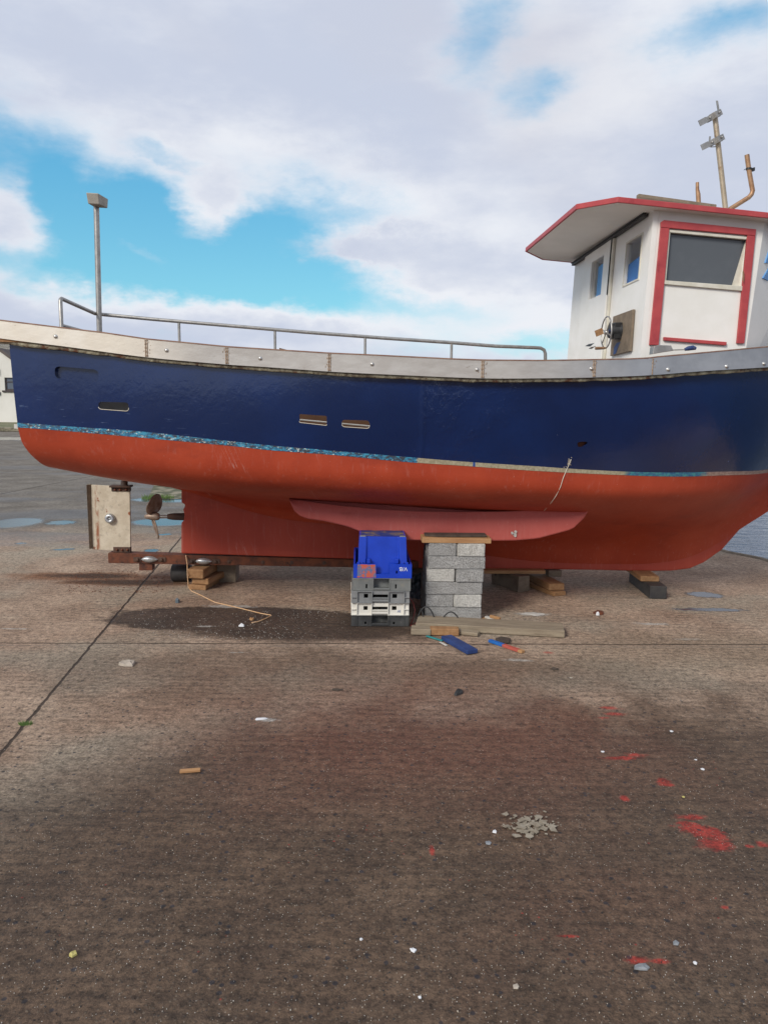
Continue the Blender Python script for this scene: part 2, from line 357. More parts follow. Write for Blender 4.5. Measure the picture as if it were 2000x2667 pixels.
def hull_red(name, c1, c2, rough):
    m_, n, b = new_mat(name); v = n.coord(); x, y, z = n.sep(v)
    c = n.mix(n.step(n.noise(n.scale(v, (1, 1, .6)), 3, 5, .6), .3, .7), c1, c2)
    st = n.step(n.noise(n.scale(v, (14, 14, 1.2)), 3, 4, .6), .55, .75); c = n.mix(n.mul(st, .26), c, (.50,.20,.16,1))
    c = n.mix(n.mul(n.step(n.noise(n.scale(v, (1,1,2.5), (3,1,6)), 1.6, 6, .65), .52, .66), .35), c, (.22,.026,.013,1))
    sp = n.step(n.noise(v, 70, 2), .735, .775); c = n.mix(n.mul(sp, .5), c, (.6,.45,.4,1))
    # long thin scratches running down and aft
    q = n.add(n.mul(x, 1.0), n.mul(z, .38)); sc = n.noise(n.comb(n.mul(q, 26), 0.0, n.mul(z, .7)), 1, 2, .5)
    scr = n.mul(n.step(n.m('ABSOLUTE', n.sub(sc, .5)), .006, .0), n.mul(n.step(n.noise(v, 2.2, 2), .56, .62), n.step(x, -.2, -1.0)))
    c = n.mix(n.mul(scr, .5), c, (.65,.5,.45,1))
    n.put(b.inputs['Base Color'], c); n.put(b.inputs['Roughness'], n.add(rough, n.mul(n.noise(v, 6, 4), .12)))
    n.put(b.inputs['Normal'], n.bump(n.add(n.mul(n.noise(v, 7, 4), .7), n.mul(n.noise(v, 60, 4, .6), .18)), .3, .01)); return m_
M['hull_red'] = hull_red('red_antifouling', (.37,.043,.014,1), (.44,.058,.020,1), .46)
M['keel_red'] = hull_red('red_keel_paint', (.38,.046,.022,1), (.44,.062,.030,1), .55)
M['fin_red'] = hull_red('chalky_red_fin_paint', (.42,.078,.062,1), (.47,.10,.078,1), .6)
def stripe_mat():
    m_, n, b = new_mat('chipped_waterline_paint'); v = n.coord(); x, y, z = n.sep(v)
    f = n.noise(n.scale(v, (1,1,2), (0,0,0)), 34, 5, .7); g = n.noise(n.scale(v, (1,1,2), (7,1,3)), 26, 5, .7); h_ = n.noise(v, 3, 3)
    c = n.mix(n.step(f, .46, .52), (.012,.09,.19,1), (.035,.25,.38,1)); c = n.mix(n.step(g, .50, .54), c, (.035,.045,.06,1))
    c = n.mix(n.mul(n.step(n.noise(n.scale(v, (1,1,2), (2,8,3)), 40, 4, .7), .60, .63), n.step(x, .2, -.4)), c, (.62,.66,.60,1))
    tan = n.mix(n.step(n.noise(v, 60, 4, .7), .35, .65), (.25,.21,.13,1), (.38,.33,.22,1))
    tan = n.mix(n.step(n.m('ABSOLUTE', n.sub(x, .57)), .010, .007), tan, (.02,.06,.22,1))
    teal = n.mix(n.step(f, .42, .6), (.02,.09,.18,1), (.05,.22,.22,1)); teal = n.mix(n.step(h_, .5, .6), teal, (.24,.20,.12,1))
    brn = n.mix(n.step(f, .42, .6), (.20,.12,.09,1), (.30,.2,.15,1))
    nx = n.add(x, n.mul(n.sub(f, .5), .06))
    c = n.mix(n.step(nx, .15, .165), c, tan); c = n.mix(n.step(nx, 1.70, 1.76), c, teal); c = n.mix(n.step(nx, 2.42, 2.48), c, brn)
    n.put(b.inputs['Base Color'], c); b.inputs['Roughness'].default_value = .55
    n.put(b.inputs['Normal'], n.bump(g, .4, .004)); return m_
M['stripe'] = stripe_mat()
def fascia_mat():
    m_, n, b = new_mat('gunwale_steel_and_cream_paint'); v = n.coord(); x, y, z = n.sep(v)
    cream = n.mix(n.step(n.noise(v, 5, 4), .35, .7), (.70,.63,.52,1), (.76,.70,.60,1))
    grey = n.mix(n.step(n.noise(n.scale(v, (1,1,3)), 5, 5, .6), .35, .7), (.42,.39,.355,1), (.50,.475,.44,1))
    blue = n.mix(n.step(n.noise(v, 6, 4), .35, .7), (.26,.275,.30,1), (.33,.345,.37,1))
    nx = n.add(x, n.mul(n.noise(v, 4), .25))
    c = n.mix(n.step(nx, -1.8, -1.1), cream, grey); c = n.mix(n.step(nx, .9, 1.9), c, blue)
    scf = n.step(n.noise(n.scale(v, (1,1,2)), 13, 6, .7), .64, .72); c = n.mix(n.mul(scf, .55), c, (.24,.20,.16,1))
    n.put(b.inputs['Base Color'], c); b.inputs['Roughness'].default_value = .5; b.inputs['Metallic'].default_value = .15
    n.put(b.inputs['Normal'], n.bump(n.noise(n.scale(v, (1,1,2)), 12, 4), .18, .01)); return m_
M['fascia'] = fascia_mat()
M['rough_strip'] = worn('flaking_strip', (.42,.38,.26), (.10,.07,.045), .85, sc=22, stain=(.14,.06,.03), sthr=(.55,.62), ssc=8, bump=.9, bsc=50, bd=.01)
M['bead'] = worn('weld_bead', (.24,.15,.09), (.36,.27,.19), .6, sc=40, bump=.7, bsc=90, bd=.004)
M['seam_dirt'] = worn('sealant_smear', (.30,.25,.19), (.40,.34,.27), .7, sc=30, bump=.2)

def glass_mat(name, colr, rough=.06, alpha=.25, trans=0.0):
    m_, n, b = new_mat(name); v = n.coord()
    d = n.step(n.noise(v, 9, 6, .7), .45, .8)
    n.put(b.inputs['Base Color'], n.mix(n.mul(d, .05), colr, (.35,.36,.35,1))); n.put(b.inputs['Roughness'], n.add(rough, n.mul(d, .04)))
    b.inputs['Transmission Weight'].default_value = trans; b.inputs['IOR'].default_value = 1.45; return m_
M['glass_dark'] = glass_mat('dirty_dark_glass', (.085,.095,.105,1), .12)
M['blue_insert'] = glass_mat('blue_window_film', (.12,.34,.80,1), .2, trans=1.0)
M['film_back'] = glass_mat('pale_blue_film', (.45,.68,.92,1), .3, trans=1.0)
M['house_glass'] = glass_mat('house_glass', (.10,.12,.15,1), .05)

# ------------------------------------------------------------------ ground
def ground_mat():
    m_, n, b = new_mat('brushed_wet_concrete'); v = n.coord(); x, y, z = n.sep(v)
    nz1 = n.noise(v, .55, 5, .6); nz2 = n.noise(n.scale(v, (1,1,1), (9,4,0)), 1.7, 6, .62)
    dry = n.mix(n.step(nz2, .35, .68), (.28,.190,.130,1), (.43,.312,.222,1))
    dry = n.mix(n.step(n.noise(n.scale(v, (1,1,1), (2,7,0)), .8, 3), .45, .65), dry, (.33,.27,.20,1))
    far = n.mix(n.step(nz2, .35, .68), (.13,.113,.092,1), (.20,.178,.148,1))
    c = n.mix(n.step(n.add(y, n.mul(n.sub(nz1, .5), 2.5)), 8.6, 10.2), dry, far)
    # brushed ridges across the slab
    jx = n.noise(n.scale(v, (.5, 3, 1)), 1.4, 3)
    yy = n.add(y, n.mul(n.sub(jx, .5), .10))
    br = n.noise(n.comb(n.mul(x, 1.1), n.mul(yy, 26), 0.0), 1, 4, .6)
    br2 = n.noise(n.comb(n.mul(x, 2.5), n.mul(yy, 90), 3.0), 1, 3, .6)
    c = n.mix(n.mul(n.step(br, .50, .74), .30), c, (.085,.060,.047,1))
    rdg = n.m('SINE', n.add(n.mul(yy, 96), n.add(n.mul(n.noise(n.comb(n.mul(x, .45), n.mul(y, 1.6), 2.0), 1, 4, .6), 16), n.mul(n.noise(v, 7, 4), 4.5))))
    rdm = n.mul(n.step(rdg, .0, .95), n.mul(n.step(n.noise(n.comb(n.mul(x, .5), n.mul(y, 3), 5.0), 1, 4, .6), .40, .62), n.step(n.noise(v, 16, 4, .7), .38, .60)))
    c = n.mix(n.mul(rdm, n.step(y, 5.5, 3.5, .12, .30)), c, (.08,.052,.036,1))
    # wet / stained areas with their own outlines
    wetn = n.add(n.mul(n.sub(nz2, .5), .9), n.mul(n.sub(n.noise(v, 7, 4, .6), .5), .25))
    finen = n.mul(n.sub(n.noise(n.scale(v, (1,1.3,1), (2,2,0)), 15, 5, .65), .5), 2.6)
    def blob(p, rx, ry, soft=.25, rot=0.0, amp=1.0):
        c_, s_ = math.cos(R(rot)), math.sin(R(rot)); ax = n.sub(x, p[0]); ay = n.sub(y, p[1])
        u = n.mul(n.add(n.mul(ax, c_), n.mul(ay, s_)), 1/rx); w_ = n.mul(n.sub(n.mul(ay, c_), n.mul(ax, s_)), 1/ry)
        d = n.m('SQRT', n.add(n.mul(u, u), n.mul(w_, w_))); return n.step(n.add(d, n.mul(finen if (rx < .22 or ry < .07) else wetn, amp)), 1+soft, 1-soft)
    g = lambda a, b_: G(a, b_)
    front = n.step(n.add(y, n.mul(wetn, 1.7)), 4.75, 3.6)
    leftdry = blob((-2.2, 4.4), 1.45, 1.5, .3); front = n.mul(front, n.sub(1.0, n.mul(leftdry, .85)))
    stain = n.step(n.add(n.sub(1.0, blob(g(640, 1612), 1.12, .34, .5, 0, .6)), n.mul(finen, .22)), .62, .38)
    stain = n.mx(stain, blob(g(800, 1640), .9, .30, .3))
    mid = n.mul(blob(g(900, 1760), 2.0, .55, .5), .55)
    wet = n.mx(n.mx(front, n.mul(stain, .95)), mid)
    wetc = n.mix(n.step(n.noise(v, 3.2, 5, .6), .35, .7), (.064,.039,.024,1), (.112,.070,.043,1))
    wetc = n.mix(n.mul(n.step(br, .46, .68), .28), wetc, (.030,.021,.017,1))
    wetc = n.mix(n.mul(n.step(n.noise(n.scale(v, (1,1,1), (1,1,0)), .7, 3), .48, .66), .5), wetc, (.10,.048,.030,1))
    wetc = n.mix(n.mul(rdm, .75), wetc, (.034,.021,.014,1)); c = n.mix(n.mul(wet, .92), c, wetc)
    c = n.mix(n.mul(stain, .62), c, n.mix(n.step(nz2, .4, .65), (.030,.019,.014,1), (.060,.038,.027,1)))
    # rust under the rudder, white guano, red antifouling drips
    rust = n.mx(blob(g(260, 1502), .75, .17, .4, 0, 1.4), blob(g(330, 1518), .55, .12, .4, 0, 1.4))
    c = n.mix(n.mul(rust, .75), c, (.20,.078,.028,1))
    c = n.mix(n.mul(n.mx(blob(g(250, 1500), .40, .10, .5, 0, 1.6), blob(g(335, 1517), .46, .10, .5, 0, 1.6)), .9), c, (.05,.026,.014,1))
    red = blob(g(1830, 2165), .095, .05, .25, -30, .9)
    for (a, b_, rx, ry) in [(1800,2130,.05,.020),(1865,2200,.065,.035),(1615,1975,.07,.018),(1655,1966,.035,.02),(1600,1860,.05,.02),(1570,1870,.03,.01),(1590,1845,.05,.02),(1725,2035,.022,.03),(1735,2045,.03,.012),
                            (1625,2080,.015,.02),(1660,2500,.035,.012),(1720,2505,.03,.008),(1480,2440,.03,.006),(1888,2365,.012,.01),(1125,2215,.010,.03),(1985,2200,.02,.02),(1950,2205,.015,.01),(1430,1700,.03,.02)]:
        red = n.mx(red, blob(g(a, b_), rx, ry, .6, 0, 1.3))
    rspk = n.mul(n.step(n.voro(v, 20).outputs['Distance'], .10, .06), n.mul(n.step(n.noise(n.scale(v, (1,1,1), (6,6,0)), 2.6, 3), .55, .62), n.step(y, 6, 4)))
    c = n.mix(n.mx(n.mul(red, .72), n.mul(rspk, .6)), c, (.36,.030,.022,1))
    c = n.mix(n.mul(blob(g(1050, 1900), 1.0, .7, .6), .28), c, (.22,.07,.045,1))
    pale = blob(g(1388, 1600), .12, .05, .3, 0, 1.2)
    for (a, b_, rx, ry) in [(600,1580,.17,.04),(1700,1625,.12,.03),(700,1875,.05,.02),(1350,1720,.08,.025),(620,1700,.05,.012),(35,1638,.09,.012),(1790,1665,.12,.02),(530,1632,.06,.02)]:
        pale = n.mx(pale, blob(g(a, b_), rx, ry, .4, 0, 1.6))
    c = n.mix(n.mul(pale, .7), c, (.42,.40,.36,1))
    tan = n.mul(blob(g(1850, 1700), 1.3, .45, .5), .5); c = n.mix(tan, c, (.24,.185,.125,1))
    # exposed aggregate
    vo = n.voro(v, 95); ag = n.sep(vo.outputs['Color'])
    agm = n.mul(n.step(vo.outputs['Distance'], .42, .30), n.step(ag[0], .70, .72))
    c = n.mix(n.mul(agm, .55), c, n.mix(ag[1], (.022,.022,.026,1), (.22,.17,.12,1)))
    vo2 = n.voro(n.scale(v, (1,1,1), (3,3,0)), 150); a2 = n.sep(vo2.outputs['Color'])
    wm = n.mul(n.step(vo2.outputs['Distance'], .34, .22), n.step(a2[0], .955, .96)); c = n.mix(n.mul(wm, .8), c, (.50,.46,.40,1))
    vo3 = n.voro(n.scale(v, (1,1,1), (8,3,0)), 34); a3 = n.sep(vo3.outputs['Color'])
    bm_ = n.mul(n.step(vo3.outputs['Distance'], .34, .24), n.mul(n.step(a3[0], .90, .905), n.step(y, 5.5, 4))); c = n.mix(n.mul(bm_, .75), c, (.022,.024,.032,1))
    crs = n.noise(v, 75, 5, .75); cr2 = n.noise(n.scale(v, (1,1,1), (4,9,0)), 24, 6, .78)
    lighter = n.new('ShaderNodeMix', data_type='RGBA', blend_type='MULTIPLY'); lighter.inputs[0].default_value = 1; n.put(lighter.inputs[6], c)
    gf = n.add(.28, n.add(n.mul(n.step(crs, .32, .68), .75), n.mul(n.step(cr2, .34, .66), .75))); n.put(lighter.inputs[7], n.comb(gf, gf, gf)); c = lighter.outputs[2]
    c = n.mix(n.mul(n.step(cr2, .40, .33), .55), c, (.03,.02,.015,1))
    grit = n.noise(v, 240, 3, .7); c = n.mix(n.mul(n.step(grit, .55, .75), .45), c, (.02,.015,.012,1))
    # joints
    def line(p, q, wd):
        dx_, dy_ = q[0]-p[0], q[1]-p[1]; L = math.hypot(dx_, dy_); nx_, ny_ = -dy_/L, dx_/L
        d = n.add(n.add(n.mul(x, nx_), n.mul(y, ny_)), -(p[0]*nx_+p[1]*ny_)); d = n.add(d, n.mul(n.sub(n.noise(v, 9, 5, .7), .5), .035))
        return n.step(n.m('ABSOLUTE', d), wd, wd*.4)
    j = n.mx(line(G(0,1967), G(400,1487), .012), n.mx(line(G(0,1675), G(2000,1679), .010), line(G(0,1287), G(240,1240), .02)))
    jh = n.mul(line(G(0,1681), G(2000,1686), .02), .35)
    c = n.mix(n.mul(jh, .7), c, (.28,.235,.19,1)); c = n.mix(n.mul(j, .88), c, (.032,.022,.017,1))
    # puddles
    pd = None
    for (a, b_, rx, ry, ro) in [(160,1361,.20,.20,0),(425,1360,.42,.34,0),(40,1362,.33,.45,0),(25,1142,2.2,1.2,0),(165,1431,.13,.05,20),(55,1415,.06,.06,0),(395,1434,.08,.10,20),(440,1302,.6,.35,0),(1835,1549,.16,.10,-8),(1850,1588,.30,.05,0),(430,1392,.1,.06,30)]:
        q = blob(G(a, b_), rx, ry, .18, ro, .6); pd = q if pd is None else n.mx(pd, q)
    damp = n.mul(n.step(n.noise(n.comb(n.mul(x, .35), n.mul(y, .9), 0.0), 1, 4), .46, .60), n.mul(n.step(y, 7.6, 8.6), n.step(y, 30, 14)))
    c = n.mix(n.mul(damp, .35), c, (.055,.050,.055,1)); c = n.mix(pd, c, (.05,.048,.045,1))
    rgh = n.sub(.92, n.mul(wet, .22)); rgh = n.sub(rgh, n.mul(damp, .42)); rgh = n.sub(rgh, n.mul(pd, n.sub(rgh, .14)))
    n.put(b.inputs['Base Color'], c); n.put(b.inputs['Roughness'], rgh); b.inputs['Specular IOR Level'].default_value = .3
    h = n.add(n.mul(br, .6), n.mul(rdg, -.16)); h = n.add(h, n.mul(crs, .9)); h = n.add(h, n.mul(br2, .12)); h = n.add(h, n.mul(cr2, .9)); h = n.add(h, n.mul(n.noise(v, 120, 5, .75), .65)); h = n.add(h, n.mul(agm, .25)); h = n.sub(h, n.mul(j, 2.2)); h = n.sub(h, n.mul(wm, -.3))
    h = n.mul(h, n.sub(1.0, pd))
    n.put(b.inputs['Normal'], n.bump(h, .85, .009)); return m_
M['ground'] = ground_mat()
edge_px = [(2000,1462),(1981,1456),(1949,1449.5),(1898,1440),(1880,1435)]
E_ = [G(*p) for p in edge_px]
edge = [(60,-60),(12,-20),(7.2,0),(5.3,4),(4.45,6.8)] + [(p.x, p.y) for p in E_] + [(3.55,9.9),(2.9,12),(2.6,16),(6,30),(22,60),(60,120)]
outline = [(-260,-60)] + edge + [(-260,120)]
mb = MB(); n_ = len(outline)
mb.poly([(x, y, 0) for x, y in outline] + [(x, y, -3) for x, y in outline], [tuple(range(n_))] + [(i, (i+1) % n_, n_+(i+1) % n_, n_+i) for i in range(n_)])
g_ = mb.build('quay_ground', M['ground']); tag(g_, kind='structure')
# rounded worn lip along the quay edge
mb = MB(); mb.tube([(x+.01, y, -.03) for x, y in edge], .05, 10); tag(mb.build('quay_edge', M['wood_mid']), kind='structure')
# sea
def sea_mat():
    m_, n, b = new_mat('sea_water'); v = n.coord()
    b.inputs['Base Color'].default_value = (.035,.06,.095,1); b.inputs['Roughness'].default_value = .10; b.inputs['IOR'].default_value = 1.33
    h = n.add(n.mul(n.noise(n.scale(v, (.7,2.0,1)), 1.5, 4, .55, .6), 1), n.mul(n.noise(n.scale(v, (1,2.6,1)), 5, 3, .5), .25))
    n.put(b.inputs['Normal'], n.bump(h, 1.0, .13)); return m_
M['sea'] = sea_mat()
mb = MB(); mb.poly([(-600,-600,-1.1),(3000,-600,-1.1),(3000,3000,-1.1),(-600,3000,-1.1)], [(0,1,2,3)])
tag(mb.build('sea_water', M['sea']), kind='structure')
# distant low shore is hidden by the boat; the verge in front of the house
def verge_mat():
    m_, n, b = new_mat('verge_turf'); v = n.coord()
    c = n.mix(n.step(n.noise(v, 1.5, 5, .7), .4, .6), (.10,.12,.04,1), (.22,.20,.13,1)); n.put(b.inputs['Base Color'], c); b.inputs['Roughness'].default_value = .95
    n.put(b.inputs['Normal'], n.bump(n.noise(v, 6, 5), .8, .2)); return m_
M['verge'] = verge_mat()
def rock_mat():
    m_, n, b = new_mat('kerb_stone'); v = n.coord()
    c = n.mix(n.step(n.noise(v, 3, 5, .7), .4, .6), (.12,.11,.07,1), (.24,.21,.15,1)); n.put(b.inputs['Base Color'], c); b.inputs['Roughness'].default_value = .9
    n.put(b.inputs['Normal'], n.bump(n.noise(v, 5, 5), .8, .1)); return m_
M['kerb'] = rock_mat()
pv = G(10, 1124); HY = pv.y
mb = MB(); mb.box((-60, HY+.5, .0), (-2, HY+12, .17)); tag(mb.build('verge', M['verge'], bevel=.05), kind='structure')
mb = MB(); mb.box((-60, HY+.1, .0), (-2, HY+.5, .20)); tag(mb.build('kerb', M['kerb'], bevel=.04), kind='structure')
# cobbled patch with grass tufts behind the propeller
def cobble_mat():
    m_, n, b = new_mat('cobbles'); v = n.coord(); vo = n.voro(n.scale(v, (1,.8,1)), 5)
    f = n.step(vo.outputs['Distance'], .3, .6)
    n.put(b.inputs['Base Color'], n.mix(f, n.mix(n.noise(v, 3), (.20,.18,.12,1), (.28,.24,.17,1)), (.08,.08,.04,1))); b.inputs['Roughness'].default_value = .9
    n.put(b.inputs['Normal'], n.bump(n.sub(1.0, vo.outputs['Distance']), .6, .03)); return m_
M['cobble'] = cobble_mat()
a = G(385,1300); b_ = G(640,1300); c_ = G(640,1258); d_ = G(402,1262)
mb = MB(); mb.poly([(p.x, p.y, .006) for p in (a, b_, c_, d_)], [(0,1,2,3)]); tag(mb.build('cobbled_path', M['cobble']), kind='structure')
def tuft(px, py, n_blades, h, spread, mat='grass', label='', group=None):
    mb = MB(); p = G(px, py)
    for i in range(n_blades):
        a = random.random()*6.28; r = spread*math.sqrt(random.random()); x, y = p.x+r*math.cos(a), p.y+r*.5*math.sin(a)
        t = random.uniform(-.5, .5); hh = h*random.uniform(.5, 1); w_ = h*.06
        mb.poly([(x-w_, y, 0), (x+w_, y, 0), (x+t*hh, y+random.uniform(-.3,.3)*hh, hh)], [(0,1,2)])
    return tag(mb.build('grass_tuft', M[mat]), label, 'grass tuft', group)
tuft(391, 1300, 90, .10, .14, label='small green grass tuft on the concrete just behind the propeller')
tuft(423, 1298, 120, .09, .20, label='wider green weed tuft by the cobbles between propeller and keel')
tuft(67, 1888, 120, .025, .035, label='tiny moss and grass tuft growing in the diagonal ground joint')

# ------------------------------------------------------------------ house at the far left
HW = 47.5
def hz(py): return 1.65 + (1035-py)/2000*HW
hx = lambda px: (px-1000)/2000*HW*1.0
house = empty('house', (-26, HW, 0), 0, 'white gabled house with dark roof beyond the stern of the boat', 'house')
M['render'] = worn('house_render', (.62,.60,.54), (.70,.68,.62), .85, sc=.6, stain=(.48,.45,.38), sthr=(.5,.7), ssc=.5, bump=.2, bsc=12)
M['slate'] = worn('roof_slate', (.07,.055,.05), (.11,.09,.08), .8, sc=2, bump=.3, bsc=6)
M['frame_dark'] = worn('brown_window_frame', (.035,.025,.025), (.05,.035,.035), .5, bump=0)
def HP(x, z, d): return (x, d, z)
wx0, wx1 = hx(19.5)+26, hx(19.5)+26+1.2; wz0, wz1 = hz(1016), hz(982)
slope = .73; xr = 4.6; zr = hz(925)-slope*((hx(22)+26)*-1+xr)  # eave height at right end
apex_x = -1.2; zap = zr + slope*(xr-apex_x)
mb = MB(); panel(mb, HP, apex_x*2-xr, xr, 0, zr, [(wx0, wx1, wz0, min(wz1, zr-.05))], .3)
xl = apex_x*2-xr
mb.hexa([(xl,0,zr),(xr,0,zr),(apex_x,0,zap)], [(xl,.3,zr),(xr,.3,zr),(apex_x,.3,zap)])
mb.box((xl,.3,0),(xl+.3,4,zr)); mb.box((xr-.3,.3,0),(xr,4,zr)); mb.box((xl,4,0),(xr,4.3,zr))
mb.build('wall', M['render'], house)
mb = MB(); ov = .25
for sx, xe in ((1, xr), (-1, xl)):
    ex = xe+sx*ov; ez = zr-slope*ov
    mb.hexa([(apex_x,-.12,zap+.02),(ex,-.12,ez+.02),(ex,4.4,ez+.02),(apex_x,4.4,zap+.02)], [(apex_x,-.12,zap+.2),(ex,-.12,ez+.2),(ex,4.4,ez+.2),(apex_x,4.4,zap+.2)])
mb.build('roof', M['slate'], house)
mb = MB(); panel(mb, lambda x, z, d: (x, .08+d, z), wx0, wx1, wz0, wz1, [(wx0+.09, wx1-.09, wz0+.09, wz1-.32), (wx0+.09, wx0+.55, wz1-.26, wz1-.06), (wx0+.63, wx1-.09, wz1-.26, wz1-.06)], .08)
wf = mb.build('window', M['frame_dark'], house)
mb = MB(); mb.box((wx0+.05, .11, wz0+.05), (wx1-.05, .13, wz1-.04)); mb.build('pane', M['house_glass'], wf)
mb = MB(); mb.box((wx0-.15, -.08, wz0-.1), (wx1+.15, .1, wz0-.001)); mb.build('sill', M['frame_dark'], wf)
mb = MB(); mb.tube([(hx(5)+26,-.02,hz(983)), (hx(5)+26,-.02,hz(1022))], .012, 6); mb.obox((hx(5)+26,-.04,hz(1024)), (.05,0,0), (0,.04,0), (0,0,.1)); mb.build('cable', M['frame_dark'], house)
mb = MB(); mb.obox((hx(0)+26,-.1,hz(965)), (.10,0,0), (0,.1,0), (0,0,.18)); mb.build('wall_lamp', M['frame_dark'], house)

# ------------------------------------------------------------------ BOAT
boat = empty('fishing_boat', BO, YAW, 'navy blue and red fishing boat with white wheelhouse propped on the quay', 'boat')
# longitudinal curves: plan half breadths by station (metres from the reference, bow positive)
ST = [-2.70,-1.75,-1.0,0,1,2,2.8,3.4,3.9,4.3,4.55]
SHV = [1.42,1.445,1.46,1.49,1.46,1.37,1.20,.92,.58,.28,.05]
MDV = [1.422,1.448,1.46,1.465,1.41,1.29,1.08,.76,.42,.18,.05]
WLV = [1.412,1.434,1.44,1.41,1.33,1.16,.86,.43,.13,.055,.045]
tb = lambda arr: list(zip(ST, arr))
def trace(px_list, vtab, dv=0.0):
    out = []
    for (px, py) in px_list:
        s = (px-1000)/2000*5.5
        for _ in range(8): q = bv(px, py, -(smooth_interp(tb(vtab), s)+dv)); s = q.x
        out.append((q.x, q.z))
    return out
BT = trace([(-60,828),(0,835),(156,854),(266,867),(382,884),(468,892),(591,904),(700,911),(860,921),(953,925),(1177,936),(1261,939),(1400,940),(1481,939),(1638,936),(1699,933)], SHV, .05)
BT2 = trace([(1705,931),(1806,922),(2000,904)], SHV, .05)
BB = trace([(-60,873),(0,880.6),(63,889),(169,902),(382,930),(591,949),(700,956),(860,967.5),(1054,977),(1257,985),(1400,985),(1553,982.5),(1701,976.5),(1806,968),(2000,956)], SHV, .05)
WT = trace([(45,1101),(217,1113),(362,1123),(600,1149),(700,1159.5),(860,1173),(1059,1190),(1206,1202),(1400,1214.5),(1508,1222),(1653,1229),(1762,1230.5),(1885,1228),(2000,1222.5)], WLV)
WB = trace([(47,1113),(217,1126),(600,1161),(700,1172),(860,1184),(1059,1203),(1206,1213),(1400,1226.5),(1640,1238),(1762,1241),(1885,1238),(2000,1231)], WLV)
for t in (BT2, BB): z3 = t[-1][1]; s3 = t[-1][0]; t += [(s3+.6, z3+.05), (4.75, z3+.16)]
for t in (WT, WB): z3 = t[-1][1]; s3 = t[-1][0]; t += [(s3+.6, z3+.035), (4.6, z3+.10)]
zbt = lambda s: interp(BT, s) if s < BT[-1][0] else interp(BT2, max(s, BT2[0][0]))
zbb = lambda s: smooth_interp(BB, s); zwt = lambda s: smooth_interp(WT, s); zwb = lambda s: smooth_interp(WB, s)
# bottom rows: (v,z) below the waterline per station
ROWS = [
 [(1.36,1.34),(1.28,1.235),(1.15,1.165),(.80,1.13),(.40,1.11),(.15,1.10),(.055,1.09)],
 [(1.385,1.215),(1.29,1.11),(1.12,1.035),(.80,.98),(.45,.94),(.15,.905),(.06,.86)],
 [(1.40,1.155),(1.31,1.045),(1.13,.97),(.85,.915),(.50,.84),(.18,.745),(.065,.64)],
 [(1.385,1.11),(1.30,1.00),(1.12,.92),(.86,.86),(.50,.775),(.19,.66),(.07,.52)],
 [(1.30,1.045),(1.20,.945),(1.04,.87),(.80,.79),(.46,.67),(.18,.52),(.060,.29)],
 [(1.12,.99),(1.00,.89),(.84,.80),(.60,.70),(.34,.58),(.135,.42),(.058,.225)],
 [(.79,.99),(.67,.89),(.51,.79),(.35,.68),(.19,.56),(.095,.43),(.057,.29)],
 [(.32,1.03),(.23,.96),(.16,.89),(.115,.82),(.085,.76),(.066,.70),(.056,.64)],
 [(.10,1.20),(.085,1.16),(.075,1.12),(.068,1.08),(.06,1.04),(.055,1.01),(.05,.99)],
 [(.07,1.28),(.065,1.27),(.06,1.26),(.055,1.25),(.05,1.24),(.05,1.23),(.05,1.22)],
 [(.045,1.36),(.045,1.35),(.045,1.34),(.045,1.33),(.045,1.32),(.045,1.31),(.045,1.30)]]
def rake(z): return -2.70 + max(0, (2.1-z))*.05 + (max(0, 1.36-z)**1.5)*1.1     # transom profile
def sect_bottom(s):
    w_ = [(smooth_interp(tb(WLV), s), zwb(s))]
    for j in range(7):
        w_.append((smooth_interp([(ST[i], ROWS[i][j][0]) for i in range(len(ST))], s), smooth_interp([(ST[i], ROWS[i][j][1]) for i in range(len(ST))], s)))
    return w_
def refine(pts, k=4):
    t = list(range(len(pts))); X = [(i, p[0]) for i, p in enumerate(pts)]; Z = [(i, p[1]) for i, p in enumerate(pts)]
    N = (len(pts)-1)*k; return [(smooth_interp(X, i/k), smooth_interp(Z, i/k)) for i in range(N+1)]
def stations(n=110, s0=-2.63, s1=4.55): return [s0+(s1-s0)*i/n for i in range(n+1)]
def loft(rows_fn, name, mat, side=-1, n=110, solid=0):
    ss = stations(n); grid = []
    for s in ss:
        pts = rows_fn(s); g = []
        for (v, z) in pts:
            k = max(0.0, min(1.0, (-1.9-s)/.8)); off = (rake(z)+2.70)*k*k
            g.append(Vector((s+off, side*v, z)))
        grid.append(g)
    return grid
def side_rows(s):
    zt = zbb(s)+.03; zw = zwt(s); a = smooth_interp(tb(WLV), s); b = smooth_interp(tb(MDV), s); c = smooth_interp(tb(SHV), s)
    out = []
    for i in range(15):
        t = i/14; z = zw+(zt-zw)*t; v = a*(2*(t-.5)*(t-1)) + b*(4*t*(1-t)) + c*(2*t*(t-.5)); out.append((v, z))
    return out
def stripe_rows(s):
    a = smooth_interp(tb(WLV), s); return [(a, zwb(s)), (a, zwt(s))]
def grid_faces(nr, nc): return [(i*nc+j, i*nc+j+1, (i+1)*nc+j+1, (i+1)*nc+j) for i in range(nr-1) for j in range(nc-1)]
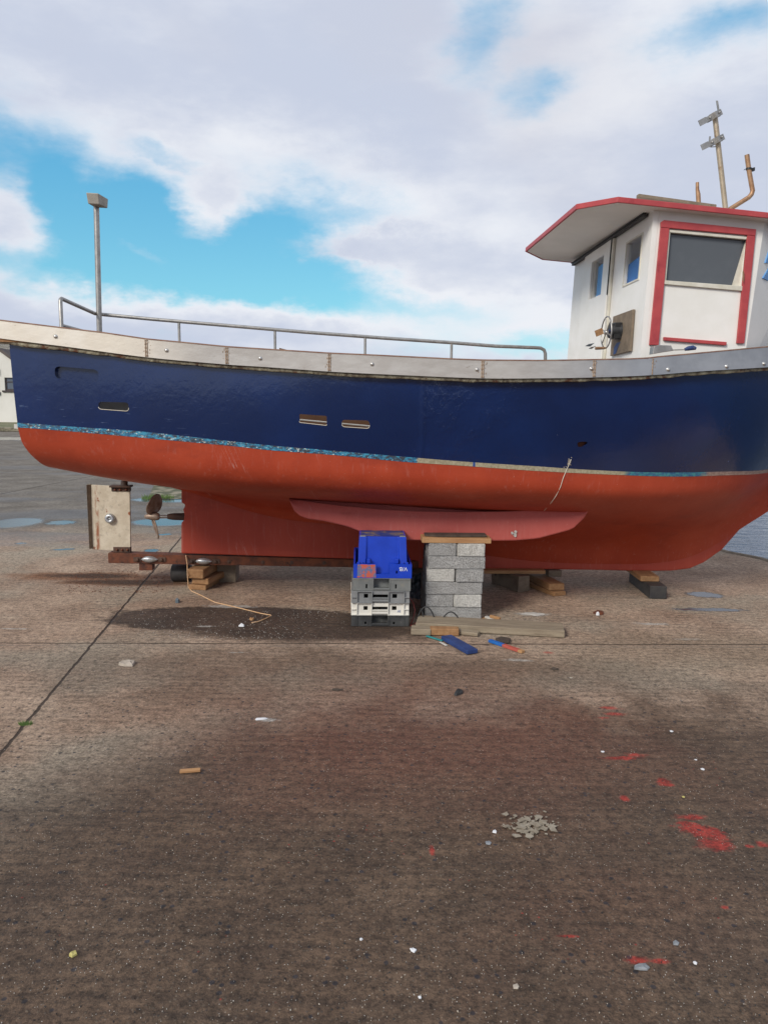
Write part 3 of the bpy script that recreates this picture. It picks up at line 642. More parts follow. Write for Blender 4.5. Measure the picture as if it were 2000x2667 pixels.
def solid_grid(mb, grid, th, inward):
    nr, nc = len(grid), len(grid[0]); vs = [p for g in grid for p in g]; vs2 = [p+Vector((0, inward*th, 0)) for g in grid for p in g]
    N = nr*nc; fs = grid_faces(nr, nc); f2 = [tuple(N+i for i in reversed(f)) for f in fs]
    per = [j for j in range(nc)] + [i*nc+nc-1 for i in range(1, nr)] + [(nr-1)*nc+j for j in range(nc-2, -1, -1)] + [i*nc for i in range(nr-2, 0, -1)]
    f3 = [(per[k], per[(k+1) % len(per)], N+per[(k+1) % len(per)], N+per[k]) for k in range(len(per))]
    mb.poly(vs+vs2, fs+f2+f3, True)
near_side = loft(side_rows, '', None, -1); far_side = loft(side_rows, '', None, 1)
mb = MB(); solid_grid(mb, near_side, .035, 1)
hs = mb.build('hull_side', M['hull_blue'], boat, smooth=True); hs['label'] = 'navy blue topside towards the camera, with drain slots cut through'
bvh_v = [v.co.copy() for v in hs.data.vertices]; bvh = BVHTree.FromPolygons(bvh_v, [tuple(p.vertices) for p in hs.data.polygons])
def on_hull(px, py, tree=None, lift=0.0):
    o = to_boat(EYE); d_w = dir_of(px, py); d = Vector((d_w.dot(BX), d_w.dot(BY), d_w.z))
    loc, nor, _, _ = (tree or bvh).ray_cast(o, d)
    if loc is None: return None
    if nor.dot(d) > 0: nor = -nor
    return loc + nor*lift
# slots: rounded outlines cut through (or, for the aft one, part way into) the planking
def rounded(pts, r=.3, k=5):
    out = []; n = len(pts)
    for i in range(n):
        p0, p, p1 = Vector(pts[i-1]), Vector(pts[i]), Vector(pts[(i+1) % n])
        a = p+(p0-p).normalized()*r; b = p+(p1-p).normalized()*r
        for j in range(k+1): t = j/k; out.append(a*(1-t)**2+p*2*t*(1-t)+b*t*t)
    return out
def cutter(px_pts, r, depth, start=-.05):
    out2 = [q.to_2d() for q in rounded([(x, y, 0) for x, y in px_pts], r)]
    L = [on_hull(q.x, q.y) for q in out2]
    lo = [p+Vector((0, start, 0)) for p in L]; hi = [p+Vector((0, depth, 0)) for p in L]
    mb = MB(); mb.hexa(lo, hi); return mb.build('cutter', M['hull_blue'], boat)
SLOTS = [([(142,953),(256,963),(257,996),(143,985)], 14, .031, True), ([(256,1046),(334,1048),(336,1071),(256,1065)], 9, .12, False),
         ([(780,1078),(851,1083),(851,1108),(780,1100)], 3, .12, False), ([(890,1093),(962,1095),(963,1116),(890,1111)], 9, .12, False)]
cuts = [cutter(a, b, c) for a, b, c, _ in SLOTS]
hole = on_hull(1515, 1157)
mbh = MB(); ring = [Vector((hole.x+.034*math.cos(t)*(1+.3*math.sin(3*t))+.012*math.sin(t), hole.y-.03, hole.z+.024*math.sin(t)*(1+.2*math.cos(2*t)))) for t in [i*.5236 for i in range(12)]]
mbh.hexa(ring, [p+Vector((0, .1, 0)) for p in ring]); cuts.append(mbh.build('cutter', M['hull_blue'], boat))
for c in cuts:
    mod = hs.modifiers.new('b', 'BOOLEAN'); mod.object = c; mod.operation = 'DIFFERENCE'; mod.solver = 'EXACT'
bpy.context.view_layer.update()
dg = bpy.context.evaluated_depsgraph_get(); me2 = bpy.data.meshes.new_from_object(hs.evaluated_get(dg)); hs.modifiers.clear(); hs.data = me2
for c in cuts: bpy.data.objects.remove(c)
for p in hs.data.polygons: p.use_smooth = True
try: hs.data.set_sharp_from_angle(angle=R(40))
except Exception: pass
mb = MB(); solid_grid(mb, far_side, .035, -1); o = mb.build('hull_side', M['hull_blue'], boat, smooth=True)
# pale line along the lower edge of the through slots
for a, b, c, blind in SLOTS:
    if blind: continue
    mb = MB()
    pts = [on_hull(q.x, q.y) for q in rounded([(x, y, 0) for x, y in a], b)]
    k = len(pts); half = [p+Vector((0, .0, 0)) for p in pts]
    low = [p for p in half if p.z < sum(q.z for q in half)/k - .002]
    low.sort(key=lambda p: p.x)
    mb.tube([p+Vector((0, -.0005, 0)) for p in low], .0022, 6)
    mb.build('slot_edge', M['cream_wire'], boat)
for sgn, lab in ((-1, 'near'), (1, 'far')):
    g = loft(lambda s: refine(sect_bottom(s)), '', None, sgn); mb = MB(); mb.poly([p for r_ in g for p in r_], grid_faces(len(g), len(g[0])), True)
    ob = mb.build('hull_bottom', M['hull_red'], boat, smooth=True)
    if sgn < 0: bb = BVHTree.FromPolygons([v.co.copy() for v in ob.data.vertices], [tuple(p.vertices) for p in ob.data.polygons]); near_bottom = g
    g = loft(stripe_rows, '', None, sgn); mb = MB(); g2 = [[p+Vector((0, sgn*.002, 0)) for p in r_] for r_ in g]
    # the stripe sits 2 mm proud with closed edges
    mb.poly([p for r_ in g for p in r_], grid_faces(len(g), 2), True)
    solid_grid(mb, g2, .004, -sgn); mb.build('waterline_stripe', M['stripe'], boat, smooth=False)
# transom
tr = []
ns = near_side[0]; nb = near_bottom[0]
outl = [p.copy() for p in reversed(ns)] + [p.copy() for p in nb[1:]]
mb = MB(); k = len(outl); vs = outl + [Vector((p.x, -p.y, p.z)) for p in outl]
mb.poly(vs, [(i, i+1, k+i+1, k+i) for i in range(k-1)]); mb.build('transom', M['hull_blue'], boat)
# gunwale band: fascia with a thin cap, wraps round the stern
def band_pts(off, zfn, s0=-3.02, s1=4.7, n=140, side=-1):
    return [Vector((s, side*(smooth_interp(tb(SHV), s)+off), zfn(s))) for s in [s0+(s1-s0)*i/n for i in range(n+1)]]
def near_step(s): return zbt(s)
for sgn in (-1, 1):
    top = band_pts(.05, zbt, side=sgn); bot = band_pts(.05, zbb, side=sgn)
    g = [[b, b.lerp(t, .5), t] for b, t in zip(bot, top)]; mb = MB(); solid_grid(mb, g, .03, -sgn)
    gw = mb.build('gunwale', M['fascia'], boat, bevel=0, smooth=False)
    mb = MB(); t1 = band_pts(.052, lambda s: zbt(s)+.001, side=sgn); t2 = band_pts(-.10, lambda s: zbt(s)+.001, side=sgn)
    g = [[a+Vector((0,0,.0)), b] for a, b in zip(t1, t2)]
    nr = len(g); vs = [p for r_ in g for p in r_]; vs2 = [p+Vector((0,0,.008)) for p in vs]; N = len(vs); fs = grid_faces(nr, 2)
    per = [0, 1] + [i*2+1 for i in range(1, nr)] + [(nr-1)*2] + [i*2 for i in range(nr-2, 0, -1)]
    mb.poly(vs+vs2, fs+[tuple(N+i for i in reversed(f)) for f in fs]+[(per[k], per[(k+1) % len(per)], N+per[(k+1) % len(per)], N+per[k]) for k in range(len(per))])
    mb.build('gunwale_cap', M['cap'], boat)
    # flaking strip below
    r1 = band_pts(.034, lambda s: zbb(s)-.001, side=sgn, s0=-3.0); r0 = [p+Vector((0, 0, -.024+.009*mnoise.noise(Vector((p.x*9, 0, 3)))-.010*max(0, 1-abs(p.x+2.6)/.6))) for p in r1]
    mb = MB(); solid_grid(mb, [[a, b] for a, b in zip(r0, r1)], .03, -sgn); mb.build('rubbing_strip', M['rough_strip'], boat)
    if sgn < 0:
        def on_band(px, py, lift=0):
            s = (px-1000)/2000*5.5
            for _ in range(8): q = bv(px, py, -(smooth_interp(tb(SHV), s)+.05+lift)); s = q.x
            return q
        for (px, py) in [(145,876),(434,912),(678,933),(969,948),(1242,962),(1540,960),(1740,962),(1892,954),(1989,947)]:
            q = on_band(px, py); mb = MB(); mb.lathe([(0,.011),(.006,.0105),(.0095,.007),(.0105,.003),(.0135,.0025),(.0145,0)], q, (0,-1,0), 14); mb.build('bolt', M['bolt'], gw)
        for px in (382, 591, 858, 1258, 1549, 1701):
            q = on_band(px, 930); mb = MB(); s = q.x; z0, z1 = zbb(s)+.004, min(zbt(s), zbt(s-.01))-.002; vv = -(smooth_interp(tb(SHV), s)+.05)
            pts = [Vector((s+.002*mnoise.noise(Vector((px, k*.7, 0))), vv, z0+(z1-z0)*k/14)) for k in range(15)]
            for dx_ in ((-.006, .006) if px != 1701 else (0,)): mb.tube([p+Vector((dx_+.002*math.sin(k_*2.3), 0, 0)) for k_, p in enumerate(pts)], [.0045+.0012*math.sin(k_*1.9) for k_ in range(15)], 8)
            mb.build('weld_bead', M['bead'], gw)
            for k in range(5):
                mb = MB(); zz = random.uniform(z0+.01, z1-.01); dx_ = random.choice((-1,1))*random.uniform(.012,.03); w_, h_ = random.uniform(.0015,.003), random.uniform(.002,.007)
                y_ = vv-.0012; mb.poly([(s+dx_-w_, y_, zz-h_), (s+dx_+w_, y_, zz-h_*.6), (s+dx_+w_*.7, y_, zz+h_), (s+dx_-w_*.8, y_, zz+h_*.7), (s+dx_-w_, y_+.003, zz-h_), (s+dx_+w_, y_+.003, zz-h_*.6), (s+dx_+w_*.7, y_+.003, zz+h_), (s+dx_-w_*.8, y_+.003, zz+h_*.7)], [(0,1,2,3),(0,4,5,1),(1,5,6,2),(2,6,7,3),(3,7,4,0)])
                mb.build('sealant_smear', M['bead'], gw)
# stern cross piece and its underside
zt, zb = zbt(-3.02), zbb(-3.02)
mb = MB(); mb.box((-3.05,-1.47,zb-.02), (-3.021,1.47,zt-.07)); mb.build('stern_fascia', M['fascia'], boat)
mb = MB(); mb.box((-3.019,-1.40,zb-.03), (-2.60,1.40,zb-.002)); mb.build('stern_shelf', M['hull_blue'], boat)
mb = MB(); q = on_band(28, 892); mb.box((-3.0,-1.462,zb-.040), (q.x+.17,-1.43,zb-.004)); mb.build('stern_plank', M['wood_brown'], boat, bevel=.003)
# deck and linings seen through the slots
mb = MB(); mb.hexa([(-2.65,-1.36,1.44),(4.0,-.3,1.12),(4.0,.3,1.12),(-2.65,1.36,1.44)], [(-2.65,-1.36,1.47),(4.0,-.3,1.15),(4.0,.3,1.15),(-2.65,1.36,1.47)]); mb.build('deck', M['white_plastic'], boat)
mb = MB(); mb.box((-.95,-.75,1.32),(.25,.2,1.72)); mb.build('hatch_coaming', M['wood_umber'], boat)
mb = MB(); mb.box((-2.5,-1.0,1.43),(-1.85,.6,1.86)); mb.build('engine_box', M['alu_grey'], boat)
mb = MB(); mb.box((hole.x-.08,hole.y+.045,hole.z-.06),(hole.x+.08,hole.y+.06,hole.z+.06)); mb.build('hole_backing', M['rust'], boat)
mb = MB(); a = bv(770,1092,-.8); b = bv(990,1112,-.8)
mb.tube([(a.x,-.80,a.z),(b.x,-.80,b.z)], .006, 8); mb.build('conduit', M['white_plastic'], boat)
# keel with stem: flat plate following the profile
K = lambda px, py, v=-.055: bv(px, py, v)
prof = [K(472,1265),K(472,1310),K(481,1313),K(481,1320),K(476,1327),K(480,1340),K(478,1357),K(472,1361),K(472,1442),K(905,1456),K(1085,1461),K(1088,1480),K(1250,1481.5),K(1400,1483),K(1550,1485),K(1680,1488),K(1750,1487),K(1798,1481),K(1834,1465),K(1881,1432),K(1935,1371),K(1979,1316),K(2000,1292)]
tail = [(3.80,1.0),(4.05,1.22),(4.28,1.48),(4.46,1.76),(4.60,2.05)]
prof2 = [(p.x, p.z) for p in prof] + [t for t in tail if t[0] > prof[-1].x+.08]
top_in = [(4.45,2.05),(4.30,1.76),(4.10,1.50),(3.85,1.28),(3.4,.95),(2.8,.70),(2,.55),(1,.60),(0,.66),(-1,.77)] + [(prof2[0][0], .93)]
mb = MB(); pl = prof2+top_in; th = .055
bm = bmesh.new(); vv = [bm.verts.new((x, -th, z)) for x, z in pl]; f = bm.faces.new(vv); r_ = bmesh.ops.extrude_face_region(bm, geom=[f]); bmesh.ops.translate(bm, vec=(0, 2*th, 0), verts=[g for g in r_['geom'] if isinstance(g, bmesh.types.BMVert)])
bmesh.ops.recalc_face_normals(bm, faces=bm.faces); me = bpy.data.meshes.new('keel'); bm.to_mesh(me); bm.free(); me.materials.append(M['keel_red'])
o = bpy.data.objects.new('keel', me); col.objects.link(o); o.parent = boat; bv_ = o.modifiers.new('bevel','BEVEL'); bv_.width = .012; bv_.segments = 2; bv_.limit_method = 'ANGLE'
# bilge fins
def fin(side):
    vf = -.93
    root = [(753,1299),(820,1309),(900,1319),(1000,1328),(1080,1332),(1200,1334),(1330,1332),(1430,1329),(1500,1326),(1534,1324)]
    tip = [(753,1299),(759,1318),(776,1336),(800,1346),(845,1352),(905,1366),(950,1384),(985,1397),(1060,1402),(1230,1404),(1340,1403),(1400,1398),(1490,1374),(1520,1345),(1534,1324)]
    A = [bv(px, py, vf) for px, py in root]; B = [bv(px, py, vf-.02) for px, py in tip]
    xs = [B[0].x+(B[-1].x-B[0].x)*i/60 for i in range(61)]
    ra = [(p.x, p.z) for p in A]; ti = sorted([(p.x, p.z) for p in B])
    ti = [t for i, t in enumerate(ti) if i == 0 or t[0]-ti[i-1][0] > .004]
    g = []; gi = []
    for x in xs:
        zt_, zb_ = interp(ra, x), min(interp(ti, x), interp(ra, x)-.001)
        row = []; rin = []
        for k in range(7):
            t = k/6; z = zt_+(zb_-zt_)*t; bul = -.012*math.sin(t*math.pi)
            row.append(Vector((x, (vf-.03*t+bul)*(-side), z))); 
        base = (vf-.03)
        edge_r = [(0.0, -.012), (.02, -.018), (.055, -.012), (.085, .01), (.09, .05)]
        for (dy, dz) in edge_r: row.append(Vector((x, (base+dy)*(-side), zb_+dz*min(1, (zt_-zb_)/.05))))
        row.append(Vector((x, (vf+.13)*(-side), zt_+.06)))
        g.append(row)
    mb = MB(); mb.poly([p for r_ in g for p in r_], grid_faces(len(g), len(g[0])), True)
    for e in (g[0], g[-1]): mb.poly(e, [tuple(range(len(e)))])
    return mb.build('bilge_keel', M['fin_red'], boat, smooth=True)
fin(-1); fin(1)
q = bv(1337, 1390, -.962)
mb = MB()
for k in range(9):
    a = random.random()*6.28; c0 = q+Vector((random.uniform(-.012,.02), -.004, random.uniform(-.018,.018))); r1 = random.uniform(.008,.016)
    mb.poly([c0+Vector((r1*math.cos(a+t)*random.uniform(.6,1), random.uniform(-.006,.002), r1*math.sin(a+t))) for t in (0, 1.2, 2.5, 3.9, 5)], [(0,1,2,3,4)])
mb.build('flaked_patch', M['card'], boat)
# keel shoe
mb = MB(); a = K(281,1441,-.06); b = K(281,1467,-.06); c = K(1090,1461.5,-.06); d = K(1090,1481,-.06)
mb.hexa([(a.x,-.06,b.z),(c.x,-.06,d.z),(c.x,.06,d.z),(a.x,.06,b.z)], [(a.x,-.06,a.z),(c.x,-.06,c.z-.002),(c.x,.06,c.z-.002),(a.x,.06,a.z)])
for dz_ in (0,):
    pass
shoe = mb.build('keel_shoe', M['rust'], boat, bevel=.004)
mb = MB(); a = K(362,1469,-.05); b = K(397,1486,-.05); mb.box((a.x,-.05,b.z),(b.x,.05,a.z+.004)); mb.build('shoe_foot', M['rust'], shoe, bevel=.003)
def text_mesh(name, body, size, mat, parent, M4, extrude=.0008):
    cu = bpy.data.curves.new(name, 'FONT'); cu.body = body; cu.size = size; cu.extrude = extrude; cu.align_x = 'CENTER'; cu.align_y = 'CENTER'
    ob = bpy.data.objects.new(name, cu); col.objects.link(ob); bpy.context.view_layer.update()
    me = bpy.data.meshes.new_from_object(ob.evaluated_get(bpy.context.evaluated_depsgraph_get())); bpy.data.objects.remove(ob)
    o = bpy.data.objects.new(name, me); me.materials.clear(); me.materials.append(mat); me.transform(M4); col.objects.link(o); o.parent = parent; return o
XZ = Matrix(((1,0,0,0),(0,0,-1,0),(0,1,0,0),(0,0,0,1)))   # text plane to upright, facing -y
for (px, py) in [(390,1457),(531,1462)]:
    q = bv(px, py, -.062); mb = MB(); N = 22
    prof_ = []
    rows = []
    for i in range(N+1):
        t = i/N; w_ = math.sin(math.pi*t**.9)**.75*.030 if 0 < t < 1 else .0005
        rows.append([Vector((q.x-.075+.15*t, q.y-.028*math.sqrt(max(0, 1-(k/4-1)**2))*(w_/.030)**.8, q.z+w_*(k/4-1))) for k in range(9)])
    mb.poly([p for r_ in rows for p in r_], grid_faces(N+1, 9), True); an = mb.build('anode', M['zinc'], shoe)
    text_mesh('anode_lettering', 'MG DUFF', .026, M['alu_grey'], an, Matrix.Translation((q.x, q.y-.0275, q.z)) @ XZ)
    for sx in (-1, 1):
        mb = MB(); mb.box((q.x+sx*.108-.034, q.y-.006, q.z-.020), (q.x+sx*.108+.034, q.y+.001, q.z+.020)); mb.lathe([(0,.018),(.012,.017),(.014,.004),(.018,.003),(.018,0)], (q.x+sx*.105, q.y-.006, q.z), (0,-1,0), 10); mb.build('anode_lug', M['rust_dark'], shoe, bevel=.002)
for px in (597, 685, 760, 845):
    q = bv(px, 1464+(px-600)*.01, -.061); mb = MB(); mb.lathe([(0,.004),(.008,.004),(.009,.001),(.016,.001),(.018,0)], q, (0,-1,0), 12); mb.build('shoe_bolt', M['rust_dark'], shoe)
# rudder
mb = MB(); P = [bv(x, y, 0) for x, y in ((239,1262),(339,1268),(341,1436),(241,1430))]; th = .014
mb.hexa([(p.x,-th,p.z) for p in P], [(p.x,th,p.z) for p in P])
def rud_mat():
    m_, n, b = new_mat('rudder_paint'); v = n.coord(); x, y, z = n.sep(v)
    c = n.mix(n.step(n.noise(v, 12, 5, .65), .35, .65), (.60,.53,.41,1), (.50,.43,.32,1)); x0 = P[0].x
    e = n.mul(n.step(n.m('ABSOLUTE', n.sub(x, x0+.04)), .022, .004), n.step(n.noise(n.scale(v, (3,1,1)), 9, 5, .7), .40, .55))
    e = n.mx(e, n.step(n.add(n.noise(n.scale(v, (1.4,1,1), (4,0,2)), 11, 4, .6), n.mul(n.step(x, x0+.24, x0+.34), .06)), .655, .69))
    c = n.mix(n.mul(e, .9), c, (.27,.075,.022,1)); c = n.mix(n.mul(n.step(n.noise(v, 22, 5, .7), .56, .66), .35), c, (.2,.17,.13,1))
    n.put(b.inputs['Base Color'], c); b.inputs['Roughness'].default_value = .65; n.put(b.inputs['Normal'], n.bump(n.noise(v, 20, 4), .3, .006)); return m_
M['rudder'] = rud_mat()
rud = mb.build('rudder', M['rudder'], boat, bevel=.003)
mb = MB(); a = bv(228,1262,-.03); b = bv(239,1262,0); c = bv(230,1429,-.03); mb.hexa([(a.x,-.05,c.z),(b.x-.001,-.006,c.z),(b.x-.001,.006,c.z),(a.x,.05,c.z)], [(a.x-.004,-.05,a.z),(b.x-.001,-.006,a.z),(b.x-.001,.006,a.z),(a.x-.004,.05,a.z)]); mb.build('trailing_wedge', M['wood_grey'], rud, bevel=.002)
q = bv(287,1350,-.015); mb = MB(); mb.lathe([(.010,.012),(.014,.030),(.026,.034),(.040,.028),(.044,.012),(.044,0)], q, (0,-1,0), 22); mb.lathe([(0,.024),(.012,.022),(.013,.01)], q, (0,-1,0), 6); mb.build('anode', M['zinc'], rud)
for (x0, y0, x1, y1, bl) in ((292,1269,340,1279,(300,313,329)), (297,1424,341,1438,(305,318,332))):
    a = bv(x0, y1, 0); b = bv(x1, y0, 0); mb = MB(); mb.box((a.x,-.022,a.z),(b.x,.022,b.z))
    if y0 < 1300: mb.box((a.x-.01,-.05,b.z+.001),(b.x+.01,.05,b.z+.018))
    br = mb.build('rudder_bracket', M['rust_dark'], rud, bevel=.003)
    for bx in bl: q = bv(bx, (y0+y1)/2+1, -.022); mb = MB(); mb.lathe([(0,.012),(.010,.011),(.0115,0)], q, (0,-1,0), 6); mb.build('bolt', M['rust'], br)
a = bv(324,1240,0); b = bv(324,1266,0); mb = MB(); mb.tube([(a.x,0,a.z+.08),(a.x,0,b.z)], .017, 12); mb.lathe([(.030,-.035),(.030,.012),(.020,.02)], (b.x,0,b.z+.03), (0,0,1), 12); mb.build('rudder_stock', M['rust_dark'], rud)
a = bv(333,1436,0); b = bv(333,1443,0); mb = MB(); mb.tube([(a.x,0,a.z+.01),(a.x,0,b.z-.005)], .02, 12); mb.build('heel_pin', M['rust_dark'], rud)
# propeller and shaft
h0 = bv(392,1345,0); h1 = bv(414,1344,0); s1 = bv(436,1343,0); s2 = bv(486,1342,0)
mb = MB(); mb.lathe([(0,-.045),(.012,-.042),(.024,-.02),(.034,.02),(.036,.06),(.030,.085),(.020,.09)], (h0.x-.01,0,h0.z), (1,0,0), 16); prop = mb.build('propeller', M['bronze'], boat)
for ang, wid in ((-4, 1.15), (176, .62)):
    mb = MB(); rows = []
    for i in range(11):
        r = .03+.175*i/10; t = i/10; ch = wid*.078*math.sqrt(max(.02, 1-((t-.52)/.55)**2)); pitch = R(58-36*t)
        row = []
        for k in range(7):
            u = (k/6-.5)*2*ch; ax_ = u*math.cos(pitch)*1.0; tg = u*math.sin(pitch); 
            # blade frame: x axial, radial, tangential
            A = R(ang); rad = Vector((0, math.sin(A), math.cos(A))); tan_ = Vector((0, math.cos(A), -math.sin(A)))
            row.append(Vector((h0.x+.02, 0, h0.z)) + rad*(r-.02*abs(k/6-.5)) + tan_*(u*math.cos(R(28))) + Vector((1,0,0))*(u*math.sin(R(42-20*t))+.04*t))
        rows.append(row)
    for off in (0,): mb.poly([p for r_ in rows for p in r_], grid_faces(11, 7), True)
    bl = mb.build('blade', M['bronze'], prop); sm = bl.modifiers.new('s','SOLIDIFY'); sm.thickness = .008; sm.offset = 0
mb = MB(); mb.tube([(h1.x-.02,0,h0.z),(s1.x,0,h0.z)], .014, 12); mb.build('propeller_shaft', M['steel'], boat)
mb = MB(); mb.lathe([(.015,0),(.024,.004),(.031,.05),(.033,.12),(.036,.2)], (s1.x,0,h0.z), (1,0,0), 16); mb.build('stern_tube', M['rust_dark'], boat)

# stern rail on the far gunwale, and the light post
def at(px, py, v): return bv(px, py, v)
RV = 1.30; r = .018
el_ = bv(157,776,.42); el2 = Vector((el_.x+.03, RV-.08, bv(250,820,RV).z)); 
far_top = [bv(x, y, RV) for x, y in ((272,819),(400,831),(600,848),(800,865),(1000,880),(1177,892),(1290,901),(1395,905))]
endc = [bv(1408,906,RV), bv(1417,911,RV), bv(1420,920,RV), bv(1421,1000,RV)]
mb = MB(); low0 = Vector((el_.x, .42, el_.z-.55))
mb.tube([low0, el_-Vector((0,0,.03)), el_-Vector((0,-.010,.009)), el_+Vector((0,.03,0)), el_.lerp(far_top[0]-Vector((.07,.05,0)), .97), far_top[0]], r, 12)
mb.tube([far_top[0]]+far_top[1:]+endc, r, 12)
rail = mb.build('hand_rail', M['steel'], boat)
a = bv(168,847,.42); b2 = bv(260,880,RV); mb = MB(); mb.tube([(el_.x,.43,a.z),(far_top[0].x,RV-.06,a.z-.03)], .016, 10); mb.build('mid_rail', M['steel'], rail)
for (px, py) in [(467,838),(717,860),(952,877),(1177,893)]:
    p = bv(px, py, RV); mb = MB(); mb.tube([(p.x-.004,RV,p.z-.01),(p.x,RV,p.z-.6)], .014, 10); mb.build('rail_post', M['steel'], rail)
t = bv(251,537,RV-.08); b_ = bv(260,900,RV-.08)
mb = MB(); mb.tube([b_, t], .027, 16); post = mb.build('light_post', M['steel'], boat)
mb = MB(); c = bv(249,521,RV-.15); mb.hexa([(c.x-.056,c.y-.06,c.z-.046),(c.x+.052,c.y-.06,c.z-.050),(c.x+.085,c.y+.10,c.z-.048),(c.x-.040,c.y+.10,c.z-.044)], [(c.x-.064,c.y-.08,c.z+.052),(c.x+.052,c.y-.08,c.z+.048),(c.x+.090,c.y+.11,c.z+.042),(c.x-.05,c.y+.11,c.z+.046)])
mb.build('floodlight', M['alu_grey'], post, bevel=.006)
# plank end and rope heap glimpsed on the aft deck above the gunwale
mb = MB(); a = bv(728,906,-.6); b = bv(790,916,-.6); mb.hexa([(a.x,-.62,a.z-.05),(b.x,-.3,b.z-.05),(b.x,-.2,b.z-.05),(a.x,-.52,a.z-.05)], [(a.x,-.62,a.z),(b.x,-.3,b.z),(b.x,-.2,b.z),(a.x,-.52,a.z)]); mb.build('loose_board', M['wood_brown'], boat)

# ------------------------------------------------------------------ wheelhouse
NV, FV = -1.10, 1.10
nat = bv(1703,543,NV); nab = bv(1667,925,NV); nft = bv(1992,572,NV); nfb = bv(1943,905,NV)
FV = bs(1498,684,nat.x).y; fat = bv(1498,684,FV); fab = bv(1481,938,FV); print('FV', FV)
def ext(t, b, z): k = (z-t.z)/(b.z-t.z); return t+(b-t)*k
ZB = 1.80
nab = ext(nat, nab, ZB); nfb = ext(nft, nfb, ZB); fab = ext(fat, fab, ZB)
fft = nft+Vector((0, FV-NV, 0)); ffb = nfb+Vector((0, FV-NV, 0))
# force planar aft wall: far corners share s with the near ones
fat.x = nat.x; fab.x = nab.x
def quadmap(bl, br, tr_, tl, n):
    n = Vector(n).normalized()
    return lambda u, w_, d: (bl*(1-u)+br*u)*(1-w_)+(tl*(1-u)+tr_*u)*w_ + n*d
def uv_of(px, py, bl, br, tr_, tl):
    n = (br-bl).cross(tl-bl).normalized(); p = bp(px, py, bl, n)
    u, w_ = .5, .5
    for _ in range(30):
        q = (bl*(1-u)+br*u)*(1-w_)+(tl*(1-u)+tr_*u)*w_; du = (br-bl)*(1-w_)+(tr_-tl)*w_; dw = (tl-bl)*(1-u)+(tr_-br)*u; e = p-q
        a11, a12, a22 = du.dot(du), du.dot(dw), dw.dot(dw); b1, b2 = e.dot(du), e.dot(dw); D = a11*a22-a12*a12
        u += (b1*a22-b2*a12)/D; w_ += (b2*a11-b1*a12)/D
    return u, w_
aft = (fab, nab, nat, fat); sid = (nab, nfb, nft, nat)
def uvr(face, pts):
    q = [uv_of(x, y, *face) for x, y in pts]; us = [a[0] for a in q]; ws = [a[1] for a in q]
    return (sum(sorted(us)[:2])/2, sum(sorted(us)[-2:])/2, sum(sorted(ws)[:2])/2, sum(sorted(ws)[-2:])/2)
nw = uvr(aft, [(1631,636),(1673,610),(1664,724),(1627,741)]); fw = uvr(aft, [(1546,685),(1579,664),(1574,764),(1543,780)])
sw = uvr(sid, [(1742,601),(1944,620),(1930,752),(1730,736)])
QA = quadmap(*aft, (1,0,0)); QS = quadmap(*sid, (0,1,0))
wh_mb = MB(); panel(wh_mb, QA, 0, 1, 0, 1, [nw, fw], .04); panel(wh_mb, QS, .05, 1, 0, 1, [sw], .04)
# angled front, with a window opening, and the far side
fv1 = Vector((nft.x+.62, -.62, nft.z-.04)); fb1 = Vector((nfb.x+.55, -.62, ZB)); fv2 = fv1+Vector((0,1.24,0)); fb2 = fb1+Vector((0,1.24,0))
fr1 = (nfb, fb1, fv1, nft); fr2 = (fb1, fb2, fv2, fv1); fr3 = (fb2, ffb, fft, fv2); far = (ffb, fab, fat, fft)
farw = uvr(far, [(1530,702),(1672,694),(1672,800),(1530,800)]); farw = (farw[0], farw[1], farw[2], min(.93, farw[3])); print('farw', farw)
for fc, holes, nn in ((fr1, [], (-.5,1,0)), (fr2, [(.08,.92,.42,.86)], (-1,0,0)), (fr3, [(.14,.90,.42,.86)], (-.5,-1,0)), (far, [farw], (0,-1,0))):
    panel(wh_mb, quadmap(*fc, nn), 0, 1, 0, 1, holes, .03)
wh = wh_mb.build('wheelhouse', M['white'], boat); weld(wh)
film = MB()
film_back_ = []
for fc, h, nn in ((fr3, (.14,.90,.42,.86), (-.5,-1,0)), (far, farw, (0,-1,0)), (fr2, (.08,.92,.42,.86), (-1,0,0))):
    q = quadmap(*fc, nn); a, b, c, d = h; m_b = MB(); pts = [(a,c),(b,c),(b,d),(a,d)]
    m_b.hexa([q(x, y, .012) for x, y in pts], [q(x, y, .018) for x, y in pts])
    m_b.build('window_pane', M['blue_insert'] if fc in (far, fr1) else M['film_back'], wh)
    mf = MB(); e = .03; panel(mf, q, a-e, b+e, c-e*.8, d+e*.8, [(a+.01, b-.01, c+.01, d-.01)], -.008) ; mf.build('window_frame', M['frame_cream'], wh)
fn_ = (fb1-nfb).cross(nft-nfb).normalized(); fn_ = fn_ if fn_.y < 0 else -fn_
for pts in ([(1988,684),(2003,636),(2040,636),(2022,688)], [(1982,724),(2003,686),(2030,690),(1995,731)]):
    Q_ = [bp(x, y, nfb, fn_) for x, y in pts]; m_b = MB(); m_b.hexa([p+fn_*.004 for p in Q_], [p+fn_*.016 for p in Q_]); m_b.build('registration_lettering', M['blue_letter'], wh)
def pane(face, Q, r4, mat, d0, name='window_pane', parent=None):
    m_b = MB(); a, b, c, d = r4; pts = [(a,c),(b,c),(b,d),(a,d)]; m_b.hexa([Q(x, y, d0) for x, y in pts], [Q(x, y, d0+.005) for x, y in pts]); return m_b.build(name, mat, parent or wh)
